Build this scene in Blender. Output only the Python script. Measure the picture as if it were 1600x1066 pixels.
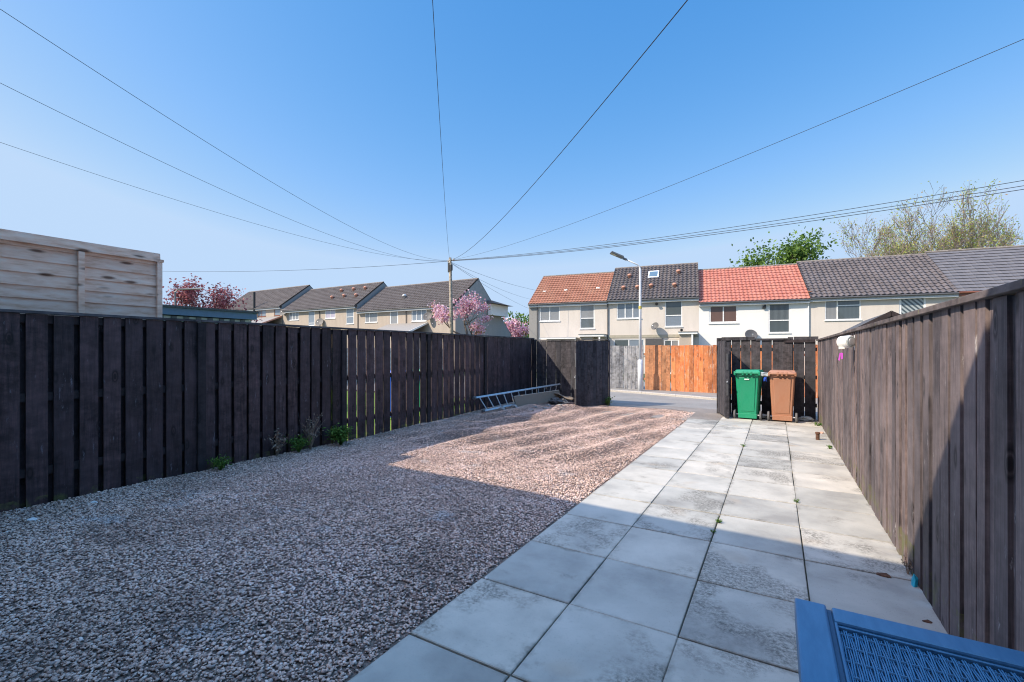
import bpy, bmesh, math, random
import numpy as np
from mathutils import Vector, Matrix
random.seed(7)
for o in list(bpy.data.objects): bpy.data.objects.remove(o)
col = bpy.context.scene.collection
sc = bpy.context.scene
R = math.radians
# ---------------------------------------------------------------- camera
cd = bpy.data.cameras.new('camera'); cam = bpy.data.objects.new('camera', cd); col.objects.link(cam)
cam.location = (0, 0, 1.45); cam.rotation_euler = (R(90), 0, R(30.15))
cd.sensor_width = 36; cd.lens = 36*711/1600; cd.shift_y = 16/1600
cd.clip_start = .05; cd.clip_end = 3000
sc.camera = cam
# ---------------------------------------------------------------- sky, sun, exposure
SUN = Vector((-.80, -.845, 1.0)).normalized()          # towards the sun
elev = math.asin(SUN.z); az = math.atan2(SUN.x, SUN.y)
w = bpy.data.worlds.new('World'); sc.world = w; w.use_nodes = True
nt = w.node_tree; nt.nodes.clear()
sky = nt.nodes.new('ShaderNodeTexSky'); sky.sky_type = 'NISHITA'; sky.sun_disc = False
sky.sun_elevation = elev; sky.sun_rotation = az % (2*math.pi)
sky.air_density = 1.0; sky.dust_density = .6; sky.ozone_density = 2.2
sep = nt.nodes.new('ShaderNodeSeparateColor'); com = nt.nodes.new('ShaderNodeCombineColor')
def wm(op, a, b):
    x = nt.nodes.new('ShaderNodeMath'); x.operation = op
    for i, v in enumerate((a, b)):
        if isinstance(v, (int, float)): x.inputs[i].default_value = v
        else: nt.links.new(v, x.inputs[i])
    return x.outputs[0]
nt.links.new(sky.outputs[0], sep.inputs[0])
nt.links.new(wm('MINIMUM', wm('MULTIPLY', wm('POWER', sep.outputs[0], 1.7), .33), wm('MINIMUM', wm('MULTIPLY', sep.outputs[0], .62), 1.42)), com.inputs[0])
nt.links.new(wm('MINIMUM', wm('MULTIPLY', wm('POWER', sep.outputs[1], .82), .668), 1.92), com.inputs[1])
nt.links.new(wm('MINIMUM', wm('MULTIPLY', wm('POWER', sep.outputs[2], .45), 1.37), 2.62), com.inputs[2])
bg = nt.nodes.new('ShaderNodeBackground'); bg.inputs[1].default_value = .15
ow = nt.nodes.new('ShaderNodeOutputWorld')
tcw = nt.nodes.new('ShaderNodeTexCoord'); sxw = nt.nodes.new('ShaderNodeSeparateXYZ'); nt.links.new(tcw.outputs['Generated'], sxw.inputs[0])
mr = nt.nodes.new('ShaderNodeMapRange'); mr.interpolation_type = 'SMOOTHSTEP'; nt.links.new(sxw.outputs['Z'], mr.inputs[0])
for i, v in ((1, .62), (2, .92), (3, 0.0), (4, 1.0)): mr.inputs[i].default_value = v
gm = nt.nodes.new('ShaderNodeMix'); gm.data_type = 'RGBA'; gm.inputs[6].default_value = (1, 1, 1, 1); gm.inputs[7].default_value = (7.6, 4.3, 3.15, 1); nt.links.new(mr.outputs[0], gm.inputs[0])  # extra overhead sky brightness, added out of view to fill the shaded ground
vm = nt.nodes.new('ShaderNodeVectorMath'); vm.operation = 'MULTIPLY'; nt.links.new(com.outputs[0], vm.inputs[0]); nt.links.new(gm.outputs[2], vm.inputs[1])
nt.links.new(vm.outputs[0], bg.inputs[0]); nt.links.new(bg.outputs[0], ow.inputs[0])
sl = bpy.data.lights.new('sun', 'SUN'); so = bpy.data.objects.new('sun', sl); col.objects.link(so)
sl.energy = 2.75; sl.angle = R(.4); sl.color = (1, .87, .70)
so.rotation_euler = SUN.to_track_quat('Z', 'Y').to_euler(); so.location = (-30, -30, 40)
sc.view_settings.view_transform = 'Standard'; sc.view_settings.look = 'None'
sc.cycles.filter_width = 1.1
sc.view_settings.exposure = 1.30; sc.view_settings.gamma = 1
# ---------------------------------------------------------------- material helpers
class NT:
    def __init__(s, name):
        s.m = bpy.data.materials.new(name); s.m.use_nodes = True
        s.t = s.m.node_tree; s.b = s.t.nodes['Principled BSDF']
    def n(s, typ, **kw):
        x = s.t.nodes.new(typ)
        for k, v in kw.items():
            if k.startswith('i_'): x.inputs[int(k[2:]) if k[2:].isdigit() else k[2:]].default_value = v
            else: setattr(x, k, v)
        return x
    def l(s, a, b): s.t.links.new(a, b)
    def coord(s, scale=(1, 1, 1), island=0.0):
        tc = s.n('ShaderNodeTexCoord'); mp = s.n('ShaderNodeMapping'); mp.inputs['Scale'].default_value = scale
        s.l(tc.outputs['Object'], mp.inputs['Vector'])
        if island:
            g = s.n('ShaderNodeNewGeometry'); v = s.n('ShaderNodeVectorMath', operation='SCALE'); v.inputs[0].default_value = (37, 53, 71)
            s.l(g.outputs['Random Per Island'], v.inputs['Scale'])
            a = s.n('ShaderNodeVectorMath', operation='ADD'); s.l(mp.outputs[0], a.inputs[0]); s.l(v.outputs[0], a.inputs[1])
            return a.outputs[0]
        return mp.outputs[0]
    def noise(s, vec, scale, detail=4, rough=.6):
        x = s.n('ShaderNodeTexNoise'); x.inputs['Scale'].default_value = scale; x.inputs['Detail'].default_value = detail; x.inputs['Roughness'].default_value = rough
        s.l(vec, x.inputs['Vector']); return x.outputs['Fac']
    def ramp(s, fac, stops):
        x = s.n('ShaderNodeValToRGB'); e = x.color_ramp.elements
        while len(e) < len(stops): e.new(.5)
        for q, (p, c) in zip(e, stops):
            q.position = p; q.color = (*c, 1) if len(c) == 3 else c
        s.l(fac, x.inputs[0]); return x.outputs[0]
    def mix(s, fac, a, b, mode='MIX'):
        x = s.n('ShaderNodeMix', data_type='RGBA', blend_type=mode)
        for sock, v in ((x.inputs[0], fac), (x.inputs[6], a), (x.inputs[7], b)):
            if isinstance(v, (int, float)): sock.default_value = v
            elif isinstance(v, tuple): sock.default_value = (*v, 1)
            else: s.l(v, sock)
        return x.outputs[2]
    def math(s, op, a, b=0.0):
        x = s.n('ShaderNodeMath', operation=op)
        for sock, v in ((x.inputs[0], a), (x.inputs[1], b)):
            if isinstance(v, (int, float)): sock.default_value = v
            else: s.l(v, sock)
        return x.outputs[0]
    def bump(s, h, strength, dist=.01):
        x = s.n('ShaderNodeBump'); x.inputs['Strength'].default_value = strength; x.inputs['Distance'].default_value = dist
        s.l(h, x.inputs['Height']); s.l(x.outputs[0], s.b.inputs['Normal'])
    def out(s, colr, rough=.8, metal=0, spec=.5):
        if isinstance(colr, tuple): s.b.inputs['Base Color'].default_value = (*colr, 1)
        else: s.l(colr, s.b.inputs['Base Color'])
        if isinstance(rough, (int, float)): s.b.inputs['Roughness'].default_value = rough
        else: s.l(rough, s.b.inputs['Roughness'])
        s.b.inputs['Metallic'].default_value = metal; s.b.inputs['Specular IOR Level'].default_value = spec
        return s.m

def m_wood(name, dark, light, scratch=(.42, .42, .44), sc_amt=.66, grain=(14, 14, .9), rough=.75, bump=.5, moss=False, island=1.0, mott=1.0):
    s = NT(name); v = s.coord(grain, island); g = s.n('ShaderNodeNewGeometry')
    n1 = s.noise(v, 3.0, 9, .72)
    c = s.ramp(n1, [(.3, dark), (.72, light)])
    tone = s.ramp(g.outputs['Random Per Island'], [(0, (.50, .52, .58)), (.5, (.95, .95, .98)), (1, (1.45, 1.32, 1.25))])
    c = s.mix(1.0, c, tone, 'MULTIPLY')
    mo = s.noise(s.coord((7, 7, 11), island), 1.0, 5, .7)
    c = s.mix(1.0, c, s.ramp(mo, [(.36, (1-.55*mott,)*3), (.5, (.97,)*3), (.66, (1+.6*mott,)*3)]), 'MULTIPLY')
    v2 = s.coord((5, 5, 2.2), island)
    big = s.noise(v2, .55, 4, .6)
    c = s.mix(s.ramp(big, [(.4, (0, 0, 0)), (.75, (.45, .45, .45))]), c, tuple(min(1, x*1.9) for x in light))
    # knots
    vo = s.n('ShaderNodeTexVoronoi'); vo.inputs['Scale'].default_value = 1.0; s.l(s.coord((6.5, 6.5, 2.6), island), vo.inputs['Vector'])
    kn = s.ramp(vo.outputs['Distance'], [(.0, (1, 1, 1)), (.07, (.9,)*3), (.10, (.15,)*3), (.14, (.9,)*3), (.22, (0, 0, 0))])
    c = s.mix(s.math('MULTIPLY', kn, .85), c, tuple(x*.3 for x in dark))
    v3 = s.coord((16, 16, 3.4), island)
    sn = s.noise(v3, 1.15, 5, .75)
    c = s.mix(s.ramp(sn, [(sc_amt, (0, 0, 0)), (sc_amt+.09, (.75, .75, .75))]), c, scratch)
    if moss is not False and moss != 0:
        tc = s.n('ShaderNodeTexCoord'); sx = s.n('ShaderNodeSeparateXYZ'); s.l(tc.outputs['Object'], sx.inputs[0])
        lo = s.math('LESS_THAN', sx.outputs['Z'], moss)
        mn = s.ramp(s.noise(s.coord((1, 1, 1)), 7, 4, .7), [(.5, (0, 0, 0)), (.68, (.8, .8, .8))])
        c = s.mix(s.math('MULTIPLY', lo, mn), c, (.13, .14, .045))
    s.bump(n1, bump, .004)
    return s.out(c, rough, spec=.35)

def m_noise(name, a, b, scale=6, rough=.8, bump=.2, bd=.01, spec=.4, stretch=(1, 1, 1), a2=None, amt=.5, scale2=.6, metal=0):
    s = NT(name); v = s.coord(stretch)
    n = s.noise(v, scale, 6, .65); c = s.ramp(n, [(.32, a), (.7, b)])
    if a2: c = s.mix(s.ramp(s.noise(v, scale2, 5, .6), [(.42, (0, 0, 0)), (.7, (amt,)*3)]), c, a2)
    if bump: s.bump(s.noise(v, scale*5, 3, .6), bump, bd)
    return s.out(c, rough, metal, spec)

def m_plain(name, c, rough=.5, metal=0, spec=.5):
    s = NT(name); n = s.noise(s.coord(), 9, 3)
    cc = s.mix(s.ramp(n, [(.35, (0, 0, 0)), (.7, (1, 1, 1))]), tuple(x*.88 for x in c), tuple(min(1, x*1.07) for x in c))
    return s.out(cc, rough, metal, spec)

def m_island(name, stops, rough=.7, spec=.3, rnd2=None, trans=None):
    s = NT(name); g = s.n('ShaderNodeNewGeometry')
    c = s.ramp(g.outputs['Random Per Island'], stops)
    m = s.out(c, rough, 0, spec)
    if trans:
        s.b.inputs['Subsurface Weight'].default_value = 0
        tr = s.n('ShaderNodeBsdfTranslucent'); s.l(c, tr.inputs[0]); mx = s.n('ShaderNodeMixShader'); mx.inputs[0].default_value = trans
        o = s.t.nodes['Material Output']; s.l(s.b.outputs[0], mx.inputs[1]); s.l(tr.outputs[0], mx.inputs[2]); s.l(mx.outputs[0], o.inputs['Surface'])
    return m

def m_roof(name, base, var, tw, tl, stain=(.2, .2, .18), amt=.25):
    s = NT(name); tc = s.n('ShaderNodeTexCoord')
    sn = s.n('ShaderNodeVectorMath', operation='SNAP'); sn.inputs[1].default_value = (tw, tl, 50.0)
    s.l(tc.outputs['Object'], sn.inputs[0])
    wn = s.n('ShaderNodeTexWhiteNoise', noise_dimensions='3D'); s.l(sn.outputs[0], wn.inputs['Vector'])
    c = s.mix(wn.outputs['Value'], base, var)
    v = s.coord(); c = s.mix(s.ramp(s.noise(v, .8, 6, .7), [(.45, (0, 0, 0)), (.7, (amt,)*3)]), c, stain)
    c = s.mix(s.ramp(s.noise(v, 9, 4, .7), [(.3, (.2,)*3), (.55, (0, 0, 0))]), c, tuple(x*.55 for x in base))
    s.bump(s.noise(v, 30, 3), .3, .01)
    return s.out(c, .85, 0, .25)

def m_render(name, a, b, stain, amt=.35):
    s = NT(name); v = s.coord()
    c = s.ramp(s.noise(v, 45, 3, .7), [(.3, a), (.7, b)])
    c = s.mix(s.ramp(s.noise(s.coord((2.2, 2.2, .5)), 1.0, 6, .65), [(.45, (0, 0, 0)), (.75, (amt,)*3)]), c, stain)
    s.bump(s.noise(v, 90, 2), .35, .01)
    return s.out(c, .92, 0, .2)

M = {}
M['left_wood'] = m_wood('dark_stained_timber', (.006, .006, .009), (.072, .046, .050), (.20, .205, .25), .62, rough=.6, moss=.09)
M['left_post'] = m_wood('dark_post_timber', (.015, .012, .014), (.04, .03, .032), (.2, .2, .2), .76)
M['right_wood'] = m_wood('worn_brown_timber', (.026, .023, .027), (.185, .150, .147), (.52, .51, .53), .635, mott=.5, grain=(30, 30, 1.1), rough=.72, moss=.2)
M['right_back'] = m_wood('shadowed_back_boards', (.07, .055, .05), (.15, .12, .11), (.4, .38, .36), .72)
M['cap_wood'] = m_wood('weathered_capping', (.075, .06, .055), (.16, .13, .12), (.24, .24, .08), .60, grain=(2.5, .9, 8))
M['lcap_wood'] = m_wood('dark_capping', (.035, .035, .04), (.09, .085, .09), (.25, .26, .28), .72, grain=(9, .9, 9))
M['gate_wood'] = m_wood('black_gate_timber', (.018, .018, .022), (.058, .055, .062), (.3, .3, .32), .70)
M['orange_wood'] = m_wood('orange_timber', (.36, .105, .035), (.58, .20, .075), (.56, .38, .27), .55, mott=.3, grain=(12, 12, .8), bump=.3)
M['brown_wood'] = m_wood('brown_timber', (.20, .095, .05), (.44, .20, .095), (.5, .38, .28), .58, mott=.5)
M['grey_wood'] = m_wood('silvered_timber', (.09, .095, .11), (.33, .33, .335), (.14, .17, .10), .62)
M['pale_wood'] = m_wood('pale_fence_timber', (.4, .33, .28), (.6, .52, .45))
s_ = NT('bare_softwood'); v_ = s_.coord((1.5, 2.2, 11)); n_ = s_.noise(v_, 2.0, 6, .6)
c_ = s_.ramp(n_, [(.3, (.66, .40, .27)), (.5, (.86, .60, .46)), (.7, (.91, .73, .61))])
g_ = s_.n('ShaderNodeNewGeometry'); c_ = s_.mix(1.0, c_, s_.ramp(g_.outputs['Random Per Island'], [(0, (.82, .8, .8)), (1, (1.1, 1.08, 1.05))]), 'MULTIPLY')
vo_ = s_.n('ShaderNodeTexVoronoi'); vo_.inputs['Scale'].default_value = 1; s_.l(s_.coord((2.6, 2.6, 9.5)), vo_.inputs['Vector'])
c_ = s_.mix(s_.ramp(vo_.outputs['Distance'], [(.09, (.95,)*3), (.21, (0, 0, 0))]), c_, (.15, .07, .04))
s_.bump(n_, .3, .003); M['softwood'] = s_.out(c_, .8)

def m_slab():
    s = NT('concrete_slab'); v = s.coord((1, 1, 1), 0.0); vi = s.coord((1, 1, 1), 1.0)
    c = s.ramp(s.noise(vi, 1.6, 5, .6), [(.3, (.30, .285, .26)), (.5, (.44, .42, .375)), (.7, (.54, .51, .455))])
    g = s.n('ShaderNodeNewGeometry'); ri = g.outputs['Random Per Island']
    c = s.mix(1.0, c, s.ramp(ri, [(0, (.80, .82, .83)), (.5, (.97, .97, .96)), (1, (1.10, 1.07, 1.03))]), 'MULTIPLY')
    f = s.noise(v, 42, 6, .8)
    # weathering: patches differ from slab to slab
    d = s.noise(vi, 2.6, 4, .6)
    pr = s.math('SUBTRACT', d, s.math('ADD', s.math('MULTIPLY', s.math('FRACT', s.math('MULTIPLY', ri, 7.3)), .24), .44))
    pm = s.ramp(s.math('MULTIPLY', pr, 6.0), [(.0, (0, 0, 0)), (.8, (1, 1, 1))])
    k = s.math('MULTIPLY', pm, s.ramp(f, [(.40, (0, 0, 0)), (.60, (1, 1, 1))]))
    c = s.mix(s.math('MULTIPLY', k, .82), c, (.085, .08, .07))
    # dirt creeping in from the joints
    tc = s.n('ShaderNodeTexCoord'); sx = s.n('ShaderNodeSeparateXYZ'); s.l(tc.outputs['Object'], sx.inputs[0])
    ex = s.math('ABSOLUTE', s.math('SUBTRACT', s.math('FRACT', s.math('DIVIDE', s.math('ADD', sx.outputs['X'], 1.632+6), .6)), .5))
    ey = s.math('ABSOLUTE', s.math('SUBTRACT', s.math('FRACT', s.math('DIVIDE', s.math('ADD', sx.outputs['Y'], .2386+6.652), .6652)), .5))
    e = s.math('MAXIMUM', ex, ey)
    e2 = s.math('ADD', e, s.math('MULTIPLY', s.math('SUBTRACT', s.noise(v, 9, 5, .7), .5), .22))
    em = s.ramp(e2, [(.455, (0, 0, 0)), (.53, (1, 1, 1))])
    c = s.mix(s.math('MULTIPLY', em, s.math('MULTIPLY', s.ramp(s.noise(v, 1.3, 3, .6), [(.38, (.12,)*3), (.62, (.85,)*3)]), .85)), c, (.125, .115, .09))
    r = s.ramp(s.noise(v, 1.9, 2, .5), [(.64, (0, 0, 0)), (.76, (.35, .35, .35))])
    c = s.mix(r, c, (.42, .29, .17))
    c = s.mix(s.ramp(s.noise(v, 130, 2, .6), [(.62, (0, 0, 0)), (.72, (.4, .4, .4))]), c, (.17, .16, .15))
    s.bump(s.noise(v, 60, 4, .7), .22, .004)
    return s.out(c, s.ramp(d, [(.3, (.62,)*3), (.7, (.9,)*3)]), 0, .4)
M['slab'] = m_slab()
M['joint'] = m_noise('joint_dirt', (.03, .028, .022), (.09, .085, .05), 30, .95)
M['ground'] = m_noise('soil_and_grass', (.05, .075, .025), (.11, .12, .05), 3, .95, a2=(.13, .1, .07))
M['lawn'] = m_noise('lawn_green', (.10, .20, .02), (.20, .32, .04), 12, .95)
M['asphalt'] = m_noise('asphalt', (.17, .165, .155), (.26, .25, .235), 60, .9, .5, .006, a2=(.31, .295, .275), scale2=1.1)
M['asphalt_dark'] = m_noise('old_asphalt', (.15, .135, .12), (.235, .21, .19), 50, .9, .5, .006, a2=(.32, .28, .245), scale2=1.7)
M['kerb'] = m_noise('kerb_concrete', (.36, .34, .31), (.5, .47, .43), 20, .9)
M['bed'] = m_noise('gravel_bed', (.12, .09, .08), (.36, .28, .235), 55, .95, .8, .02)
s_ = NT('gravel_stone'); g_ = s_.n('ShaderNodeNewGeometry')
c_ = s_.ramp(g_.outputs['Random Per Island'], [(0, (.14, .095, .085)), (.16, (.38, .275, .235)), (.40, (.70, .51, .405)), (.56, (.46, .385, .35)), (.76, (.73, .535, .44)), (.95, (.74, .58, .49)), (1, (.84, .74, .67))])
c_ = s_.mix(1.0, c_, s_.ramp(s_.noise(s_.coord(), .9, 5, .65), [(.32, (.66, .62, .62)), (.5, (.95, .92, .92)), (.68, (1.12, 1.10, 1.14))]), 'MULTIPLY')
c_ = s_.mix(s_.ramp(s_.noise(s_.coord((1, 1.6, 1)), 1.7, 3, .5), [(.62, (0, 0, 0)), (.74, (.5, .5, .5))]), c_, (.52, .54, .56))
c_ = s_.mix(s_.ramp(s_.noise(s_.coord(), 55, 3, .6), [(.55, (0, 0, 0)), (.72, (.5, .5, .5))]), c_, (.16, .13, .13))
M['stone'] = s_.out(c_, .82, spec=.3)
M['render_grey'] = m_render('roughcast_render', (.58, .53, .48), (.70, .645, .59), (.45, .41, .375))
M['render_end'] = m_render('shade_darkened_render', (.25, .25, .245), (.34, .335, .325), (.2, .2, .2))  # gable shade put into the colour as darker grey; the pilaster shares it
M['render_white'] = m_render('white_render', (.74, .73, .72), (.81, .80, .79), (.64, .63, .62), .2)
M['render_tan'] = m_render('tan_render', (.39, .335, .285), (.50, .435, .375), (.30, .255, .22), .4)
M['band'] = m_plain('band_beige', (.40, .37, .30), .9)
M['roof_brown'] = m_roof('russet_tiles', (.27, .12, .078), (.33, .15, .10), .25, .25, (.42, .28, .18))
M['roof_dark'] = m_roof('weathered_dark_tiles', (.075, .066, .068), (.105, .09, .092), .25, .25, (.24, .22, .19))
M['roof_red'] = m_roof('red_tiles', (.385, .135, .10), (.44, .17, .13), .25, .25, (.5, .3, .2))
M['roof_grey'] = m_roof('mottled_grey_tiles', (.095, .084, .086), (.135, .116, .116), .25, .25, (.17, .17, .2))
M['roof_slate'] = m_roof('smooth_grey_tiles', (.125, .122, .135), (.15, .145, .157), .3, .27, (.2, .2, .2), .1)
M['roof_mid'] = m_roof('brown_grey_tiles', (.10, .085, .08), (.135, .115, .108), .25, .25, (.21, .19, .17))
M['ridge'] = m_noise('mortar_ridge', (.13, .11, .10), (.30, .27, .24), 8, .9)
M['upvc'] = m_plain('white_plastic', (.80, .81, .82), .35)
M['fascia'] = m_plain('pale_fascia', (.50, .53, .56), .5)
M['brownplastic'] = m_plain('brown_plastic', (.22, .08, .045), .4)
M['greyplastic'] = m_plain('grey_plastic', (.085, .085, .09), .6)
M['blackplastic'] = m_plain('black_plastic', (.02, .02, .022), .45)
M['felt'] = m_noise('mineral_felt', (.055, .055, .06), (.12, .12, .125), 40, .9)
M['felt_light'] = m_noise('grey_felt', (.22, .21, .2), (.32, .3, .28), 30, .95)
M['terracotta'] = m_plain('terracotta', (.55, .27, .19), .8)
M['blue_fascia'] = m_plain('blue_grey_metal', (.10, .17, .27), .45)
M['cladding'] = m_plain('pale_cladding', (.42, .43, .42), .6)
M['galv'] = m_noise('galvanised_steel', (.42, .43, .44), (.58, .59, .60), 14, .45, .05, spec=.5, metal=.35)
M['lamp_white'] = m_noise('painted_steel', (.62, .64, .67), (.74, .76, .79), 8, .5, .05)
M['lamp_head'] = m_plain('lamp_grey', (.16, .17, .18), .4, .3)
M['lens'] = m_plain('lamp_lens', (.55, .5, .38), .2)
M['alu'] = m_noise('aluminium', (.40, .42, .45), (.56, .58, .60), 22, .42, .05, metal=.6)
M['pole_wood'] = m_wood('creosoted_pole', (.16, .14, .11), (.32, .285, .22), (.4, .38, .3), .7, bump=.3, island=0)
M['cable'] = m_plain('black_cable', (.02, .022, .025), .6)
M['green_bin'] = m_noise('green_plastic', (.006, .22, .11), (.012, .30, .155), 3, .45, .05, .001, .5, (1, 1, .5), (.03, .20, .12), .4, 6)
M['brown_bin'] = m_noise('tan_plastic', (.32, .145, .083), (.40, .19, .11), 3, .52, .05, .001, .5, (1, 1, .5), (.30, .18, .125), .4, 6)
M['rubber'] = m_plain('rubber', (.12, .12, .125), .8)
M['blue_bin'] = m_plain('blue_plastic', (.02, .08, .45), .4)
M['label'] = m_plain('label_white', (.75, .75, .75), .5)
M['white_metal'] = m_plain('white_enamel', (.78, .78, .75), .4)
M['pink'] = m_plain('magenta_plastic', (.62, .10, .62), .4)
M['clear'] = m_plain('smoky_plastic', (.36, .40, .40), .25)
M['turquoise'] = m_plain('turquoise_plastic', (.02, .40, .55), .5)
M['rust'] = m_noise('rusty_iron', (.06, .03, .02), (.16, .08, .05), 30, .9)
M['plyboard'] = m_noise('weathered_plyboard', (.20, .165, .13), (.34, .29, .235), 12, .9, stretch=(1, 6, 6))
M['carpet'] = m_noise('muddy_sheet', (.13, .10, .08), (.25, .205, .165), 18, .95)
M['sack'] = m_noise('dark_sack', (.04, .04, .045), (.1, .1, .1), 12, .6)
M['rubble'] = m_noise('rubble', (.16, .16, .16), (.36, .35, .33), 18, .9)
M['bark'] = m_noise('bark', (.07, .055, .045), (.16, .13, .105), 14, .95)
M['twig'] = m_noise('grey_twigs', (.17, .135, .12), (.28, .23, .20), 14, .9)
M['blossom'] = m_island('pink_blossom', [(0, (.45, .17, .25)), (.3, (.68, .36, .46)), (.6, (.82, .55, .63)), (.9, (.88, .72, .76)), (.93, (.35, .19, .08)), (1, (.3, .22, .08))], .8, .2, trans=.35)
M['plum'] = m_island('purple_leaves', [(0, (.09, .035, .05)), (.35, (.24, .075, .095)), (.7, (.38, .13, .15)), (1, (.50, .22, .22))], .6, .3, trans=.3)
M['leaf'] = m_island('green_leaves', [(0, (.05, .10, .02)), (.5, (.11, .20, .035)), (1, (.20, .32, .06))], .6, .3, trans=.35)
M['youngleaf'] = m_island('young_leaves', [(0, (.24, .31, .07)), (.55, (.38, .44, .11)), (.85, (.44, .36, .16)), (1, (.38, .22, .14))], .7, .3, trans=.35)
M['weed'] = m_island('weed_leaves', [(0, (.04, .09, .02)), (.5, (.09, .19, .03)), (1, (.18, .29, .06))], .7, .3, trans=.3)
M['dryweed'] = m_island('dry_weed', [(0, (.16, .11, .08)), (1, (.40, .31, .24))], .9, .2)
M['furn'] = m_noise('blue_resin', (.040, .145, .275), (.062, .19, .34), 9, .38, .12, .002, spec=.5, stretch=(6, 1, 6))
M['furn_strand'] = m_plain('blue_resin_strand', (.055, .19, .35), .4)
M['furn_dark'] = m_plain('dark_blue_core', (.022, .075, .15), .6)

def m_glass(name, tint, curtain=None):
    s = NT(name)
    v = s.coord((1, 1, 1)); wv = s.n('ShaderNodeTexWave'); wv.inputs['Scale'].default_value = 5; wv.inputs['Distortion'].default_value = 1.5; s.l(v, wv.inputs['Vector'])
    c = s.mix(s.math('MULTIPLY', wv.outputs['Fac'], .5), tint, curtain or tuple(x*1.8 for x in tint))
    s.b.inputs['Coat Weight'].default_value = 1; s.b.inputs['Coat Roughness'].default_value = .02
    return s.out(c, .35, 0, .8)
M['glass'] = m_glass('window_glass', (.06, .075, .08))
M['glass_net'] = m_glass('net_curtained_glass', (.20, .21, .22), (.34, .34, .35))
M['glass_blue'] = m_glass('sky_tinted_glass', (.17, .21, .26), (.25, .29, .34))  # sky reflection painted into the blue base colour of the pane
M['glass_purple'] = m_glass('lilac_curtained_glass', (.4, .36, .45), (.55, .5, .6))
M['glass_blind'] = m_glass('green_blind_glass', (.04, .05, .055), (.26, .30, .32))
s_ = NT('slatted_blind_glass'); wv_ = s_.n('ShaderNodeTexWave', wave_type='BANDS', bands_direction='DIAGONAL'); wv_.inputs['Scale'].default_value = 2.6; s_.l(s_.coord((1, 0, 1)), wv_.inputs['Vector'])
c_ = s_.ramp(wv_.outputs['Fac'], [(.4, (.05, .07, .08)), (.6, (.38, .42, .43))]); s_.b.inputs['Coat Weight'].default_value = 1; M['glass_slat'] = s_.out(c_, .4)
M['glass_brick'] = m_glass('brick_tinted_glass', (.10, .06, .05), (.22, .12, .09))  # reflected brickwork painted into the pane as a brown tint

# ---------------------------------------------------------------- mesh helpers
def tag(o, label=None, cat=None, group=None, kind=None):
    if label: o['label'] = label
    if cat: o['category'] = cat
    if group: o['group'] = group
    if kind: o['kind'] = kind
    return o
def thing(name, label, cat, loc=(0, 0, 0), rz=0, group=None):
    o = bpy.data.objects.new(name, None); col.objects.link(o); o.empty_display_size = .2
    o.location = loc; o.rotation_euler = (0, 0, rz); return tag(o, label, cat, group)
class MB:
    def __init__(s): s.v = []; s.f = []
    def add(s, vs, fs):
        b = len(s.v); s.v += [tuple(q) for q in vs]; s.f += [tuple(b+i for i in f) for f in fs]; return s
    def hexa(s, p):       # 8 points: bottom 4 ccw, top 4 ccw
        return s.add(p, [(3, 2, 1, 0), (4, 5, 6, 7), (0, 1, 5, 4), (1, 2, 6, 5), (2, 3, 7, 6), (3, 0, 4, 7)])
    def box(s, a, b):
        (x0, y0, z0), (x1, y1, z1) = a, b
        return s.hexa([(x0, y0, z0), (x1, y0, z0), (x1, y1, z0), (x0, y1, z0), (x0, y0, z1), (x1, y0, z1), (x1, y1, z1), (x0, y1, z1)])
    def quad(s, *p): return s.add(p, [tuple(range(len(p)))])
    def tube(s, pts, r, n=8, cap=True):
        pts = [Vector(p) for p in pts]; rs = r if isinstance(r, (list, tuple)) else [r]*len(pts)
        b = len(s.v); N = len(pts)
        up = Vector((0, 0, 1)) if abs((pts[-1]-pts[0]).normalized().z) < .9 else Vector((1, 0, 0))
        for i, p in enumerate(pts):
            d = (pts[min(i+1, N-1)]-pts[max(i-1, 0)]).normalized()
            a = d.cross(up).normalized(); c = a.cross(d)
            for k in range(n):
                t = 2*math.pi*k/n; s.v.append(tuple(p+(a*math.cos(t)+c*math.sin(t))*rs[i]))
        for i in range(N-1):
            for k in range(n):
                s.f.append((b+i*n+k, b+i*n+(k+1) % n, b+(i+1)*n+(k+1) % n, b+(i+1)*n+k))
        if cap: s.f.append(tuple(b+k for k in range(n))[::-1]); s.f.append(tuple(b+(N-1)*n+k for k in range(n)))
        return s
    def lathe(s, c, prof, n=20, axis='Z', ax=None):   # prof: (radius, height)
        b = len(s.v)
        A = Vector(ax).normalized() if ax else Vector((0, 0, 1)); U = A.orthogonal().normalized(); W = A.cross(U); c = Vector(c)
        for r, h in prof:
            for k in range(n):
                t = 2*math.pi*k/n; s.v.append(tuple(c+A*h+(U*math.cos(t)+W*math.sin(t))*r))
        for i in range(len(prof)-1):
            for k in range(n): s.f.append((b+i*n+k, b+i*n+(k+1) % n, b+(i+1)*n+(k+1) % n, b+(i+1)*n+k))
        s.f.append(tuple(b+k for k in range(n))[::-1]); s.f.append(tuple(b+(len(prof)-1)*n+k for k in range(n)))
        return s
    def build(s, name, mat, parent=None, bevel=0, smooth=False):
        me = bpy.data.meshes.new(name); me.from_pydata(s.v, [], s.f); me.update()
        bm = bmesh.new(); bm.from_mesh(me); bmesh.ops.recalc_face_normals(bm, faces=bm.faces); bm.to_mesh(me); bm.free()
        if smooth:
            for p in me.polygons: p.use_smooth = True
        me.materials.append(mat)
        o = bpy.data.objects.new(name, me); col.objects.link(o)
        if parent: o.parent = parent
        if bevel:
            bv = o.modifiers.new('bevel', 'BEVEL'); bv.width = bevel; bv.segments = 2; bv.limit_method = 'ANGLE'
        return o
def copy_tree(o, parent=None):
    c = o.copy(); col.objects.link(c)
    if parent: c.parent = parent
    for ch in [x for x in bpy.data.objects if x.parent == o]: copy_tree(ch, c)
    return c
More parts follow.
